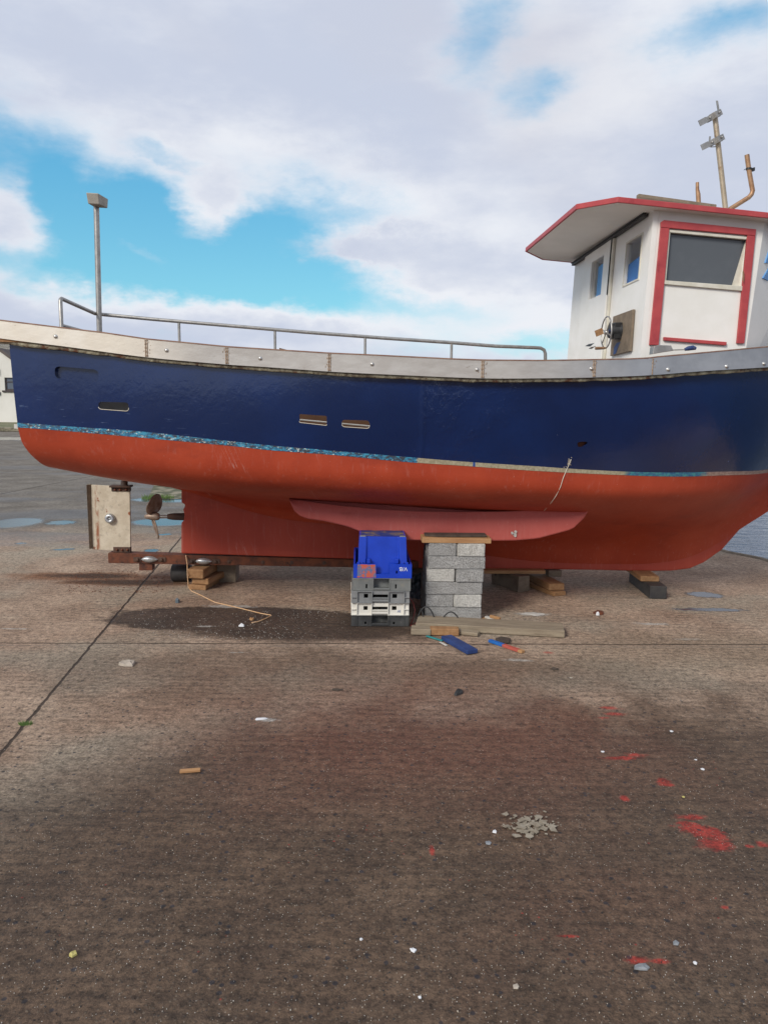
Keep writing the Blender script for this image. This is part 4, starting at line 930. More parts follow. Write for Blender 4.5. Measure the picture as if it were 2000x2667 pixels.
def clear_glass():
    m_, n, b = new_mat('cabin_glass'); b.inputs['Base Color'].default_value = (.9,.95,1,1); b.inputs['Roughness'].default_value = .03; b.inputs['Transmission Weight'].default_value = 1; b.inputs['IOR'].default_value = 1.02
    b.inputs['Specular IOR Level'].default_value = .8; return m_
M['clear'] = clear_glass()
pane(aft, QA, nw, M['clear'], .02); pane(aft, QA, fw, M['clear'], .02)
for r4 in (nw, fw):
    m_b = MB(); e = .007; panel(m_b, QA, r4[0]-e, r4[1]+e, r4[2]-e*1.5, r4[3]+e*1.5, [r4], -.006); m_b.build('window_frame', M['frame_cream'], wh)
for r4, pts, mt in ((nw, ((.0,.0),(1.0,.0),(1.0,.60),(.0,.50)), 'blue_sheet'), (fw, ((.0,.0),(1.0,.0),(1.0,.93),(.12,.86),(.12,.0)), 'pale_sheet')):
    a, b, c, d = r4; P4 = [(a+(b-a)*u, c+(d-c)*w_) for u, w_ in pts]
    if len(P4) == 5: P4 = P4[1:4]+[P4[4]]
    m_b = MB(); m_b.hexa([QA(u, w_, .027) for u, w_ in P4], [QA(u, w_, .029) for u, w_ in P4]); m_b.build('blue_insert', M[mt], wh)  # opaque blue sheet added behind the glass for the blue seen through the cabin
# wheelhouse floor and dark inner ceiling come from the roof; sliding door panel on the far half
fd = uvr(aft, [(1532,655),(1602,610),(1590,938),(1520,938)])
d0 = uv_of(1532,655,*aft)[0]; d1 = uv_of(1602,608,*aft)[0]; dt = uv_of(1602,612,*aft)[1]
m_b = MB(); panel(m_b, quadmap(*aft, (-1,0,0)), d0, d1, .0, dt, [(fw[0], fw[1], fw[2], fw[3])], .028); dr = m_b.build('door', M['white'], wh, bevel=0); weld(dr)
for o_ in (dr,):
    b_m = o_.modifiers.new('bevel','BEVEL'); b_m.width = .006; b_m.segments = 2; b_m.limit_method = 'ANGLE'
m_b = MB(); q2 = quadmap(*aft, (-1,0,0)); u0 = d1+.006
m_b.hexa([q2(u0,.0,.002), q2(u0+.018,.0,.002), q2(u0+.018,dt,.002), q2(u0,dt,.002)], [q2(u0,.0,.022), q2(u0+.018,.0,.022), q2(u0+.018,dt,.022), q2(u0,dt,.022)])
ds = m_b.build('door_post', M['frame_cream'], wh, bevel=.003)
m_b = MB(); m_b.hexa([q2(d1-.001,dt*.62,.012), q2(u0-.001,dt*.62,.012), q2(u0-.001,dt,.012), q2(d1-.001,dt,.012)], [q2(d1-.001,dt*.62,.0285), q2(u0-.001,dt*.62,.0285), q2(u0-.001,dt,.0285), q2(d1-.001,dt,.0285)]); m_b.build('door_gap_strip', M['black'], wh)  # black strip filling the upper gap between door and post
# dark rail over the door
r0 = uv_of(1500,681,*aft); r1 = uv_of(1692,553,*aft); m_b = MB()
a0, a1 = q2(max(.0, r0[0]-.01), r1[1]-.012, .02), q2(r1[0]-.004, r1[1]-.012, .02)
m_b.obox((a0+a1)/2, (a1-a0)/2, (.016,0,0), (0,0,.009)); m_b.obox((a0+a1)/2+Vector((-.012,0,.015)), (a1-a0)/2, (.012,0,0), (0,0,.004)); m_b.build('door_track', M['black'], wh, bevel=.002)
# side window: dark pane, putty frame, red surround
def tilt(pts, v): return [bv(x, y, v) for x, y in pts]
m_b = MB(); Pg = tilt([(1742,603),(1944,622),(1909,743),(1732,729)], NV+.022); m_b.hexa(Pg, [p+Vector((0,.006,0)) for p in Pg]); sp = m_b.build('window_pane', M['glass_dark'], wh); sp['label'] = 'large dirty dark pane in the red framed side window'
Pf = tilt([(1944,620),(1948,622),(1935,757),(1906,745)], NV+.016); m_b = MB(); m_b.hexa(Pf, [p+Vector((0,.01,0)) for p in Pf]); m_b.build('window_batten', M['frame_cream'], wh)
def bar(pts, v, th, mat, name, parent, bevel=.003, smooth=None):
    Q_ = tilt(pts, v); m_b = MB(); m_b.hexa(Q_, [p+Vector((0, th, 0)) for p in Q_]); return m_b.build(name, mat, parent, bevel=bevel)
bar([(1742,597),(1946,616),(1944,623),(1742,604)], NV-.012, .03, M['frame_cream'], 'window_frame', wh)
bar([(1741,604),(1746,604),(1735,731),(1729,731)], NV-.010, .03, M['frame_cream'], 'window_frame', wh)
bar([(1729,729),(1934,744),(1933,757),(1727,739)], NV-.018, .03, M['frame_cream'], 'window_frame', wh)
bar([(1722,577),(1730,572),(1970,596),(1968,613),(1722,591)], NV-.024, .022, M['red_trim'], 'window_surround', wh)
bar([(1721.5,591.5),(1744,593),(1715.5,898),(1692,898)], NV-.021, .020, M['red_trim'], 'window_surround', wh)
bar([(1947,611.5),(1968,613.5),(1939,894),(1919.5,893.5)], NV-.021, .020, M['red_trim'], 'window_surround', wh)
bar([(1729,877),(1893,890),(1892,899),(1729,886)], NV-.021, .020, M['red_trim'], 'sill_batten', wh)
# roof: plane holds the near edge and the athwartships direction
RN = -1.20
e0 = bv(1610,519,RN); e1 = bv(2000,560,RN); ed = (e1-e0).normalized(); rn = ed.cross(Vector((0,1,0))).normalized()
if rn.z < 0: rn = -rn
cap_c = bp(1502,537,e0,rn); aft_far = bp(1374,649,e0,rn); far_c = bp(1415,670,e0,rn)
print('roof pts', e0, e1, cap_c, aft_far, far_c)
A0 = cap_c; ax = (cap_c.x+aft_far.x)/2
hw = -RN
P_ = [Vector((e0.x, RN, 0)), Vector((nft.x+.05, RN, 0)), Vector((fv1.x+.16, -.68, 0)), Vector((fv1.x+.16, .68, 0)), Vector((nft.x+.05, hw, 0)), Vector((e0.x, hw, 0)), Vector((ax, aft_far.y, 0)), Vector((ax, cap_c.y, 0))]
P_[5] = Vector((far_c.x, min(far_c.y, 1.35), 0)); P_[4].y = P_[5].y
for p in P_: p.z = e0.z-(rn.x*(p.x-e0.x)+rn.y*(p.y-e0.y))/rn.z
mb = MB(); mb.hexa([p-rn*.017 for p in P_], [p+rn*.010 for p in P_]); roof = mb.build('roof', M['cream_under'], boat, bevel=0)
cen = sum(P_, Vector())/8; mb = MB(); out = [cen+(p-cen)*1.0 for p in P_]
def inset(pts, d):
    res = []; n = len(pts)
    for i in range(n):
        a, b, c = pts[i-1], pts[i], pts[(i+1) % n]; u = (b-a).normalized(); v = (c-b).normalized(); nu = rn.cross(u); nv = rn.cross(v); bis = (nu+nv).normalized(); res.append(b-bis*(d/max(.3, bis.dot(nu))))
    return res
o1 = inset(P_, .014); i1 = inset(P_, -.002)
if (o1[0]-cen).length < (P_[0]-cen).length: o1, i1 = inset(P_, -.014), inset(P_, .002)
n = len(P_)
vs = [p-rn*.022 for p in o1]+[p+rn*.017 for p in o1]+[p-rn*.022 for p in i1]+[p+rn*.017 for p in i1]; fs = []
for i in range(n):
    j = (i+1) % n; fs += [(i,j,n+j,n+i), (2*n+i,3*n+i,3*n+j,2*n+j), (i,2*n+i,2*n+j,j), (n+i,n+j,3*n+j,3*n+i)]
mb.poly(vs, fs); mb.build('roof_trim', M['red_trim'], roof, bevel=.003)
M['roof_top'] = worn('roof_top_paint', (.42,.42,.40), (.5,.5,.47), .6, bump=.2)
# grey strip lying on the roof
a = bv(1660,510,-.98); b = bv(1862,538,-.98); mb = MB(); mb.obox((a+b)/2, (b-a)/2, (0,.025,0), (0,0,.012)); mb.build('roof_batten', M['wood_mid'], roof, bevel=.003)
# mast with its clamps, stub pipe, bent exhaust pipe
MV = -.45
a = bv(1893,548,MV); b = bv(1861,296,MV); mb = MB(); mb.tube([a-Vector((0,0,.05)), b], .021, 14)
mast = mb.build('mast', M['steel_warm'], boat)
def clamp(p0, p1, v, pts_mid, name='mast_bracket'):
    a, b = bv(*p0, v), bv(*p1, v); d = (b-a); up = Vector((-d.z, 0, d.x)).normalized()
    mb = MB(); h = .023; K_ = 14
    for yoff, lo, hi in ((-.020, 0, .62), (.0, .35, 1)):
        rows = []
        for i in range(K_+1):
            t = lo+(hi-lo)*i/K_; w_ = -.026*math.exp(-((t-.70)/.13)**2); c = a+d*t; k = .8 if .34 < t < .48 else 1
            rows.append([c+up*(-h*k)+Vector((0, yoff*.3+w_, 0)), c+up*(h*k)+Vector((0, yoff*.3+w_, 0))])
        g2 = []; 
        vs = [p for r_ in rows for p in r_]; v2 = [p+Vector((0,.005,0)) for p in vs]; N = len(vs); fs = grid_faces(K_+1, 2)
        per = [0,1]+[i*2+1 for i in range(1, K_+1)]+[K_*2]+[i*2 for i in range(K_-1, 0, -1)]
        mb.poly(vs+v2, fs+[tuple(N+i for i in reversed(f)) for f in fs]+[(per[k], per[(k+1) % len(per)], N+per[(k+1) % len(per)], N+per[k]) for k in range(len(per))])
    back = [a+d*t+up*s_*h+Vector((0,.035+y_,0)) for y_ in (0,.006) for (t, s_) in ((.42,-1),(1.0,-1),(1.0,1),(.42,1))]
    mb.poly(back, [(0,1,2,3),(7,6,5,4),(0,4,5,1),(1,5,6,2),(2,6,7,3),(3,7,4,0)])
    o = mb.build(name, M['steel'], mast)
    for t in (.46, .88): c = a+d*t; mb = MB(); mb.lathe([(0,.012),(.008,.012),(.008,0)], c+Vector((0,-.008,0)), (0,-1,0), 6); mb.build('clamp_bolt', M['steel'], o)
    return o
clamp((1820,321), (1880,289), MV-.03, None); clamp((1826,384), (1886,354), MV-.03, None)
a = bv(1867,261,MV); b = bv(1871,286,MV); mb = MB(); mb.obox((a+b)/2, (b-a)/2, (.008,0,0), (0,.003,0)); a = bv(1849,354,MV-.03); b = bv(1848,366,MV-.03); mb.build('flat_bar', M['steel'], mast); mb = MB(); mb.obox((a+b)/2, (b-a)/2, (.007,0,0), (0,.003,0)); mb.build('flat_bar', M['steel'], mast)
mb = MB(); mb.tube([bv(1849,374,MV), bv(1851,382,MV), bv(1862,381,MV), bv(1868,379,MV)], .004, 6); mb.build('wire_hook', M['steel'], mast)
a = bv(1822,548,-.5); b = bv(1818,505,-.5); c = bv(1816,492,-.5); d = bv(1816,474,-.5); mb = MB(); mb.tube([a-Vector((0,0,.04)), b, c, d], [.018,.018,.014,.013], 12); mb.build('stub_pipe', M['copper'], boat)
mb = MB(); mb.tube([bv(x, y, -.40) for x, y in ((1885,556),(1905,541),(1950,513),(1957,505),(1960,496),(1957,480),(1950,440),(1945,402))], .019, 14); ep = mb.build('bent_pipe', M['copper'], boat)
q = bv(1950,439,-.40); mb = MB(); mb.lathe([(.022,-.008),(.022,.008)], q, (0,0,1), 14); mb.obox(q+Vector((.035,0,-.004)), (.012,0,.003), (0,.01,0), (0,0,.014)); mb.obox(q+Vector((-.030,0,-.003)), (.010,0,.006), (0,.003,0), (0,0,.003)); mb.build('pipe_clamp', M['black'], ep)
for pts, mt, nm in (([(1532,901),(1541,896),(1556,893),(1545,902)], 'black', 'scuff_mark'), ([(1541,908),(1547,904),(1560,901),(1549,908)], 'wood_dark', 'scuff_mark')):
    uv4 = [uv_of(x, y, *aft) for x, y in pts]; m_b = MB(); m_b.hexa([q2(u, w_, .028) for u, w_ in uv4], [q2(u, w_, .0295) for u, w_ in uv4]); m_b.build(nm, M[mt], wh)
rp = [bv(x, y, NV-.0405) for x, y in ((1934,706),(1938,705),(1938,722),(1937,734),(1934,728))]; m_b = MB(); m_b.hexa(rp, [p+Vector((0,.002,0)) for p in rp]); m_b.build('rust_run', M['copper'], wh)
# hand wheel on its board
bdr = [uv_of(x, y, *aft) for x, y in ((1604,824),(1656,805),(1648,914),(1596,927))]
m_b = MB(); m_b.hexa([q2(u, w_, .004) for u, w_ in bdr], [q2(u, w_, .024) for u, w_ in bdr]); board = m_b.build('mounting_board', M['wood_mid'], boat, bevel=.003)
hb = uv_of(1622,862,*aft); hc = q2(hb[0], hb[1], .025)
m_b = MB(); m_b.lathe([(.07,0),(.07,.008),(.058,.012),(.058,.085),(.045,.09),(0,.09)], hc, (-1,0,0), 20); m_b.obox(hc+Vector((-.03,0,0)), (.03,0,0), (0,.052,0), (0,0,.062)); m_b.build('gearbox', M['black'], board, bevel=.003)
pt = [uv_of(x, y, *aft) for x, y in ((1614,893),(1624,890),(1617,905),(1612,921),(1605,923),(1607,905))]
m_b = MB(); m_b.hexa([q2(u, w_, .0245) for u, w_ in pt], [q2(u, w_, .026) for u, w_ in pt]); m_b.build('blue_stain', M['blue_paint_wood'], board)
wc = bs(1591,862,hc.x-.19); wc.y = hc.y*.3+wc.y*.7; m_b = MB(); N = 40; Rr = .118
m_b.tube([wc+Vector((0, Rr*math.cos(t), Rr*math.sin(t))) for t in [6.2832*i/N for i in range(N+1)]], .0055, 8, caps=False)
for k in range(6): t = k*math.pi/3+.3; m_b.tube([wc, wc+Vector((0, Rr*math.cos(t), Rr*math.sin(t)))], .0042, 6)
m_b.lathe([(0,-.012),(.018,-.012),(.018,.012),(0,.012)], wc, (1,0,0), 12); hw_ = m_b.build('hand_wheel', M['steel'], boat)
m_b = MB(); m_b.tube([wc, Vector((hc.x-.08, hc.y, hc.z))], .012, 10); m_b.build('wheel_shaft', M['blue_paint_wood'], hw_)
m_b = MB(); kp = wc+Vector((0,-.02,-Rr)); m_b.tube([kp, kp+Vector((-.03,0,-.002)), kp+Vector((-.085,0,-.004))], [.006,.011,.012], 10); m_b.build('wheel_handle', M['copper'], hw_)
m_b = MB(); m_b.obox(wc+Vector((-.055,0,.0)), (.028,0,.012), (0,.004,0), (-.008,0,.022)); m_b.build('brown_tag', M['wood_brown'], hw_)
# torn metal bracket and blue brush on the gunwale
mb = MB(); pts = [(1703,902),(1716,898),(1748,899),(1754,913),(1722,918),(1700,922)]; Q_ = tilt(pts, -1.36); mb.hexa([p+Vector((0,.0,0)) for p in Q_], [p+Vector((0,.07,.0)) for p in Q_])
fl = mb.build('fairlead_plate', M['steel'], boat, bevel=.003)
a = bv(1752,911,-1.30); b = bv(1785,910,-1.30); c = bv(1812,907,-1.30); mb = MB(); mb.tube([a, b], .004, 8); bq = mb.build('brush', M['steel'], boat)
mb = MB(); mb.tube([b-Vector((.005,0,0)), b.lerp(c,.3)+Vector((0,0,.006)), b.lerp(c,.7)+Vector((0,0,.007)), c], [.010,.017,.018,.011], 10); mb.build('brush_handle', M['blue_paint_wood'], bq)
# drip run with string down to the fin; scuff near the hole
run = [(1487,1196),(1480,1212),(1474,1222),(1466,1245),(1459,1268),(1448,1290),(1436,1307),(1417,1329)]
def surf(px, py, lift=.003):
    p = on_hull(px, py, None, lift); q_ = on_hull(px, py, bb, lift); e_ = to_boat(EYE)
    c = [r_ for r_ in (p, q_) if r_ is not None]; return min(c, key=lambda r_: (r_-e_).length) if c else None
pts = [surf(x, y) for x, y in run]; pts = [p for p in pts if p is not None]
mb = MB(); mb.tube(pts, .0025, 6); mb.build('paint_run', M['cream_wire'], boat)
mb = MB()
for k in range(26):
    px, py = 1482+random.gauss(0,3)-0, 1204+random.gauss(0,6); px += (1204-py)*.4; q = surf(px, py, .0012)
    if q: r1 = random.uniform(.002,.006); mb.poly([q+Vector((r1*math.cos(t)*random.uniform(.5,1.2), 0, r1*1.6*math.sin(t)*random.uniform(.5,1.2))) for t in (0,1.2,2.4,3.7,5)], [(0,1,2,3,4)])
mb.build('paint_scuff', M['seam_dirt'], boat)

# ------------------------------------------------------------------ supports under the keel
def timber(name, base, w, d, h, mat, label, cat, rz=0, group=None, bevel=.006, rx=0, jitter=.004):
    e = None; mb = MB(); mb.box((-w/2, 0, 0), (w/2, d, h))
    for i in range(len(mb.v)): x, y, z = mb.v[i]; mb.v[i] = (x+random.uniform(-jitter, jitter), y+random.uniform(-jitter, jitter), z+random.uniform(-jitter, 0)*.5 if z > 0 else z)
    o = mb.build(name, M[mat], None, bevel=bevel); o.location = base; o.rotation_euler = (rx, 0, rz); tag(o, label, cat, group); return o
GK = 'timbers and blocks supporting the keel'
kz = lambda px: bv(px, 1472 if px < 1100 else 1484, 0).z
p = G(1697,1560); timber('support_timber', (p.x+.055, p.y, 0), .145, .65, .115, 'wood_black', 'black tarred timber on the ground under the bow end of the keel', 'timber', R(-2), GK)
z2 = K(1690,1488).z-.116; timber('support_timber', (p.x+.03, p.y+.16, .1155), .165, .45, max(.05, z2), 'wood_brown', 'dark brown timber on the black one, touching the bow end of the keel', 'timber', R(-1), GK)
p = G(1364,1542); timber('support_block', (p.x, p.y, 0), .125, .42, .145, 'wood_mid', 'thick squared timber under the keel right of the concrete blocks', 'timber', R(27), GK)
zt_ = K(1330,1483).z
a = bv(1225,1483,-.10); b = bv(1418,1485,-.10); mb = MB(); cz = min(a.z, b.z)-.006; wa, wb = to_world((a.x,-.14,0)), to_world((b.x,-.14,0)); wc_, wd_ = to_world((b.x,.1,0)), to_world((a.x,.1,0))
mb.hexa([(p.x,p.y,.147) for p in (wa,wb,wc_,wd_)], [(p.x,p.y,.178) for p in (wa,wb,wc_,wd_)]); tag(mb.build('packing_plank', M['wood_orange'], bevel=.003), 'orange plank packed between the keel and the thick squared timber', 'plank', GK)
p = G(1467,1553); timber('support_timber', (p.x-.03, p.y, 0), .13, 1.0, .040, 'wood_brown', 'lower flat timber of the crossed pair right of the squared timber', 'timber', R(24), GK)
timber('support_timber', (p.x-.05, p.y+.04, .0405), .15, .85, .062, 'wood_brown', 'upper orange brown timber lying on the flat one under the keel', 'timber', R(15), GK, bevel=.009)
p = to_world(bv(1443,1500,-.05)); timber('support_block', (p.x, p.y-.03, .104), .12, .2, max(.03, K(1443,1484).z-.106), 'wood_mid', 'small grey brown block wedged between the crossed timbers and keel', 'block', R(4), GK)
# aft
zs = K(520,1474,-.06).z
p = G(517,1537); timber('support_timber', (p.x-.01, p.y, 0), .155, .70, .045, 'wood_brown', 'lowest thin board of the pile under the aft end of the keel', 'timber', R(-9), GK)
timber('support_timber', (p.x+.01, p.y+.02, .0455), .16, .65, .058, 'wood_brown', 'middle timber of the pile under the aft end of the keel', 'timber', R(-14), GK, bevel=.01)
timber('support_timber', (p.x-.025, p.y-.01, .104), .155, .65, max(.05, zs-.106), 'wood_brown', 'topmost timber of the pile, touching the rusty keel shoe', 'timber', R(-8), GK, bevel=.01)
p = G(462,1522); mb = MB(); mb.lathe([(0,0),(.075,0),(.082,.008),(.082,.16),(.075,.168),(0,.168)], (0,0,0), (1,0,0), 24); o = mb.build('rubber_roller', M['wood_black'], None); o.location = (p.x-.075, p.y+.12, .082); tag(o, 'black round roller left of the timber pile under the aft keel', 'roller', GK)
p = G(590,1517); timber('support_block', (p.x, p.y, 0), .17, .2, max(.1, K(590,1475).z-.004), 'wood_mid', 'grey concrete coloured block right of the timber pile under the aft keel', 'block', R(2), GK)

# ------------------------------------------------------------------ crates
def crate_base(w=.435, d=.66): return w, d
def build_crate(name, mat, h, style, label, loc, rz, group='stacked fish crates'):
    e = empty(name, loc, rz, label, 'crate', group); w, d = .43, .66; t = .014; x0, x1 = -w/2, w/2
    mb = MB()
    if style == 'upturned':      # bottom upwards: wide rim below, tapered tub above
        rim = .105
        panel(mb, lambda x, z, q: (x, q, z), x0, x1, 0, rim, [(-.048, .052, .030, rim), (x0+.092, x0+.105, .035, .057), (x1-.118, x1-.104, .035, .057)], t)
        panel(mb, lambda x, z, q: (x, d-q, z), x0, x1, 0, rim, [], t)
        panel(mb, lambda y, z, q: (x0+q, y, z), t, d-t, 0, rim, [], t); panel(mb, lambda y, z, q: (x1-q, y, z), t, d-t, 0, rim, [], t)
        mb.box((x0+t, t, .006), (x1-t, .03, .012))
        lo = [(x0+.030,.030),(x1-.030,.030),(x1-.030,d-.03),(x0+.030,d-.03)]; hi = [(x0+.038,.05),(x1-.038,.05),(x1-.038,d-.05),(x0+.038,d-.05)]
        # tub walls with two thick corner columns and a recessed centre
        H = h; k = []
        fl = [(x0+.030,.022),(x0+.085,.022),(x0+.098,.045),(x1-.098,.045),(x1-.085,.022),(x1-.030,.022),(x1-.030,d-.03),(x0+.030,d-.03)]
        fh = [(x0+.042,.055),(x0+.092,.055),(x0+.104,.064),(x1-.104,.064),(x1-.092,.055),(x1-.042,.055),(x1-.042,d-.05),(x0+.042,d-.05)]
        mb.hexa([(x, y, .010) for x, y in fl], [(x, y, H) for x, y in fh])
        body = mb.build('crate_body', M[mat], e, bevel=.004)
        rb = MB()
        for sx in (-1, 1):
            rb.box((sx*.150-.004, .0145, .075), (sx*.150+.004, .028, .118)); rb.box((sx*.105-.012, .0145, .108), (sx*.105+.012, .050, .140))
            rb.box((sx*(w/2-.036)-.01, .0145, .060), (sx*(w/2-.036)+.010, .028, rim+.012))
        rb.build('rib', M[mat], body, bevel=.002)
        # worn orange paint smear on the left panel
        sm = MB(); sm.poly([(x0+.028,-.0012,.004),(-.049,-.0012,.004),(-.052,-.0012,rim-.004),(x0+.030,-.0012,rim-.002)], [(0,1,2,3)]); pm = sm.build('paint_smear', M['smear'], body)
        mm = Matrix.Translation((x1-.062, -.002, rim-.034)) @ XZ @ Matrix.Rotation(math.pi, 4, 'Z')
        text_mesh('crate_lettering', 'V/B', .042, M['white_print'], body, mm)
        sd_ = MB()
        for (y_, z_, l_) in ((.10,.20,.10),(.085,.26,.04),(.14,.14,.05)): sd_.poly([(x0+.0305,y_,z_),(x0+.0305,y_+l_*.25,z_),(x0+.033,y_+l_*.2,z_+l_),(x0+.033,y_+l_*.1,z_+l_)], [(0,1,2,3)])
        top = MB(); top.poly([(x0+.055,.085,H+.001),(x1-.055,.085,H+.001),(x1-.055,d-.06,H+.001),(x0+.055,d-.06,H+.001)], [(0,1,2,3)]); top.build('dirty_base', M['dirty_blue'], body)
        for sx in (-1, 1):
            ft = MB(); ft.box((sx*(w/2-.068)-.022, .058, H-.003), (sx*(w/2-.068)+.022, .085, H+.006)); ft.build('corner_foot', M['grey2_plastic'], body, bevel=.004)
        return e
    tb_ = .012 if style != 'slot' else 0
    if style == 'slot': holes = [(-.058, .056, .022, h-.004), (x0+.098, x0+.110, .018, .050), (x1-.115, x1-.103, .018, .050)]
    elif style == 'ribbed': holes = [(-.058, .056, .040, .046+.016), (x0+.092, x0+.122, .036, .066), (x1-.127, x1-.093, .036, .066)]
    else: holes = [(-.062, .054, .026, h-.006), (x0+.098, x0+.112, .016, .034), (x1-.12, x1-.106, .016, .034)]
    panel(mb, lambda x, z, q: (x, q, z), x0, x1, 0, h-.001, holes, t)
    panel(mb, lambda x, z, q: (x, d-q, z), x0, x1, 0, h-.001, [(-.05,.05,h*.3,h*.7)], t)
    panel(mb, lambda y, z, q: (x0+q, y, z), t, d-t, 0, h-.001, [], t); panel(mb, lambda y, z, q: (x1-q, y, z), t, d-t, 0, h-.001, [], t)
    mb.box((x0+t, t, .004), (x1-t, d-t, .014))
    if style != 'ribbed': mb.box((-.085, .055, .015), (.08, .062, h-.002))
    body = mb.build('crate_body', M[mat], e); weld(body); bb_ = body.modifiers.new('bevel','BEVEL'); bb_.width = .003; bb_.segments = 2; bb_.limit_method = 'ANGLE'
    rb = MB()
    if style == 'ribbed':
        for (a_, b2_) in ((x0-.004, x0-.001), ):
            pass
        for xx in (x0+.042, -.064, .058, x1-.040): rb.box((xx-.003, -.014, .0), (xx+.003, -.0005, h-.001))
        for zz in (.0, h-.006): rb.box((x0+.045, -.014, zz), (-.067, -.0005, zz+.005)); rb.box((.061, -.014, zz), (x1-.043, -.0005, zz+.005))
        rb.box((-.061, -.012, .034), (.055, -.0005, .040)); rb.box((-.061, -.012, .012), (.055, -.0005, .028))
        for sx in (x0, x1-.037): rb.box((sx, -.012, h*.45), (sx+.036, -.0005, h*.45+.005))
        rb.box((x0, -.012, 0), (x0+.038, -.0005, .005)); rb.box((x1-.036, -.012, 0), (x1, -.0005, .005))
    else:
        for xx in ((-.066, .058) if style == 'slot' else (-.070, .062, x0+.04, x1-.04)): rb.box((xx, -.004, .0), (xx+.006, -.0003, h-.002))
        rb.box((-.064, -.006, .010), (.062, -.0003, .020)); rb.box((x0+.005, -.003, h-.012), (-.068, -.0003, h-.004)); rb.box((.066, -.003, h-.012), (x1-.005, -.0003, h-.004)); 
    rb.build('rib', M[mat], body, bevel=.001)
    if style == 'ribbed' and mat == 'white_plastic':
        mm = Matrix.Translation((x1-.075, -.0018, .030)) @ XZ @ Matrix.Rotation(math.pi, 4, 'Z')
        text_mesh('crate_lettering', 'IV', .026, M['blue_ink'], body, mm)
    return e
def smear_mat():
    m_, n, b = new_mat('orange_smear_on_blue'); v = n.coord(); f = n.noise(v, 26, 5, .6)
    c = n.mix(n.step(f, .44, .56), (.10,.13,.24,1), (.46,.09,.05,1)); n.put(b.inputs['Base Color'], c); b.inputs['Roughness'].default_value = .6; return m_
M['smear'] = smear_mat()
def dirty_blue():
    m_, n, b = new_mat('mud_on_blue'); v = n.coord(); f = n.noise(v, 6, 6, .7)
    c = n.mix(n.step(f, .46, .62), (.012,.035,.20,1), (.24,.17,.09,1)); c = n.mix(n.mul(n.step(n.noise(v, 50, 4, .7), .5, .7), .6), c, (.02,.035,.15,1)); n.put(b.inputs['Base Color'], c); b.inputs['Roughness'].default_value = .75; return m_
M['dirty_blue'] = dirty_blue()
p = (G(912,1632)+G(1068,1633))/2; cx, cy = p.x, p.y; z = .002
build_crate('fish_crate', 'black_plastic', .086, 'black', 'scuffed black crate at the very bottom of the stack', (cx, cy, z), R(2.0)); z += .087
build_crate('fish_crate', 'white_plastic', .094, 'ribbed', 'off white ribbed crate marked in blue ink, on the black crate', (cx-.002, cy+.004, z), R(2.6)); z += .095
build_crate('fish_crate', 'grey2_plastic', .090, 'ribbed', 'ribbed grey crate directly on the off white one', (cx+.000, cy-.004, z), R(2.1)); z += .091
build_crate('fish_crate', 'grey_plastic', .096, 'slot', 'smooth dark grey crate under the upturned blue crate', (cx+.006, cy-.006, z), R(1.6)); z += .097
build_crate('fish_crate', 'blue_plastic', .300, 'upturned', 'deep blue crate turned upside down on top of the stack', (cx+.012, cy-.006, z), R(1.9))
print('stack top', z+.3)

# ------------------------------------------------------------------ concrete blocks
pl_, pr_ = G(1105,1615), G(1252,1616); bx = (pl_.x+pr_.x)/2; by = (pl_.y+pr_.y)/2
base_me = {}
def conc(mat):
    mb = MB(); bm = bmesh.new(); bmesh.ops.create_cube(bm, size=1)
    bmesh.ops.scale(bm, vec=(.437, .213, .0985), verts=bm.verts); bmesh.ops.translate(bm, vec=(0,0,.0493), verts=bm.verts)
    bmesh.ops.bevel(bm, geom=bm.edges[:], offset=.006, segments=2, affect='EDGES'); bmesh.ops.subdivide_edges(bm, edges=[e for e in bm.edges if e.calc_length() > .05], cuts=6, use_grid_fill=True)
    for v in bm.verts: v.co += Vector((mnoise.noise(v.co*40), mnoise.noise(v.co*40+Vector((9,0,0))), mnoise.noise(v.co*40+Vector((0,9,0)))))*.0018
    me = bpy.data.meshes.new('concrete_block'); bm.to_mesh(me); bm.free(); me.materials.append(M[mat]); return me
bme = {'block_grey': conc('block_grey'), 'block_pale': conc('block_pale')}
ordn = ['bottom', 'second', 'third', 'fourth', 'fifth', 'topmost']
jit = [0, -.004, .0, .002, .016, .010]
for c in range(6):
    z = .002+c*.1
    if c % 2 == 0:
        for k in range(2):
            o = bpy.data.objects.new('concrete_block', bme['block_grey']); col.objects.link(o); o.location = (bx+jit[c]-k*.009, by+.107+k*.218, z); o.rotation_euler = (0,0,R(2.4+random.uniform(-.6,.6)))
            tag(o, f"grey block lying lengthwise in the {ordn[c]} course of the pile, {'front' if k == 0 else 'behind the front one'}", 'block', 'concrete blocks propping the boat')
    else:
        pal = {1: (0, 1), 3: (1, 0), 5: (0, 1)}[c]
        for k in range(2):
            mt = 'block_pale' if pal[k] else 'block_grey'
            o = bpy.data.objects.new('concrete_block', bme[mt]); col.objects.link(o); o.location = (bx+jit[c]+(-.108, .109)[k], by+.216+random.uniform(-.006,.006), z); o.rotation_euler = (0,0,R(92.4+random.uniform(-.7,.7)))
            tag(o, f"{'pale' if pal[k] else 'grey'} block end on in the {ordn[c]} course of the pile, {'left' if k == 0 else 'right'} one", 'block', 'concrete blocks propping the boat')
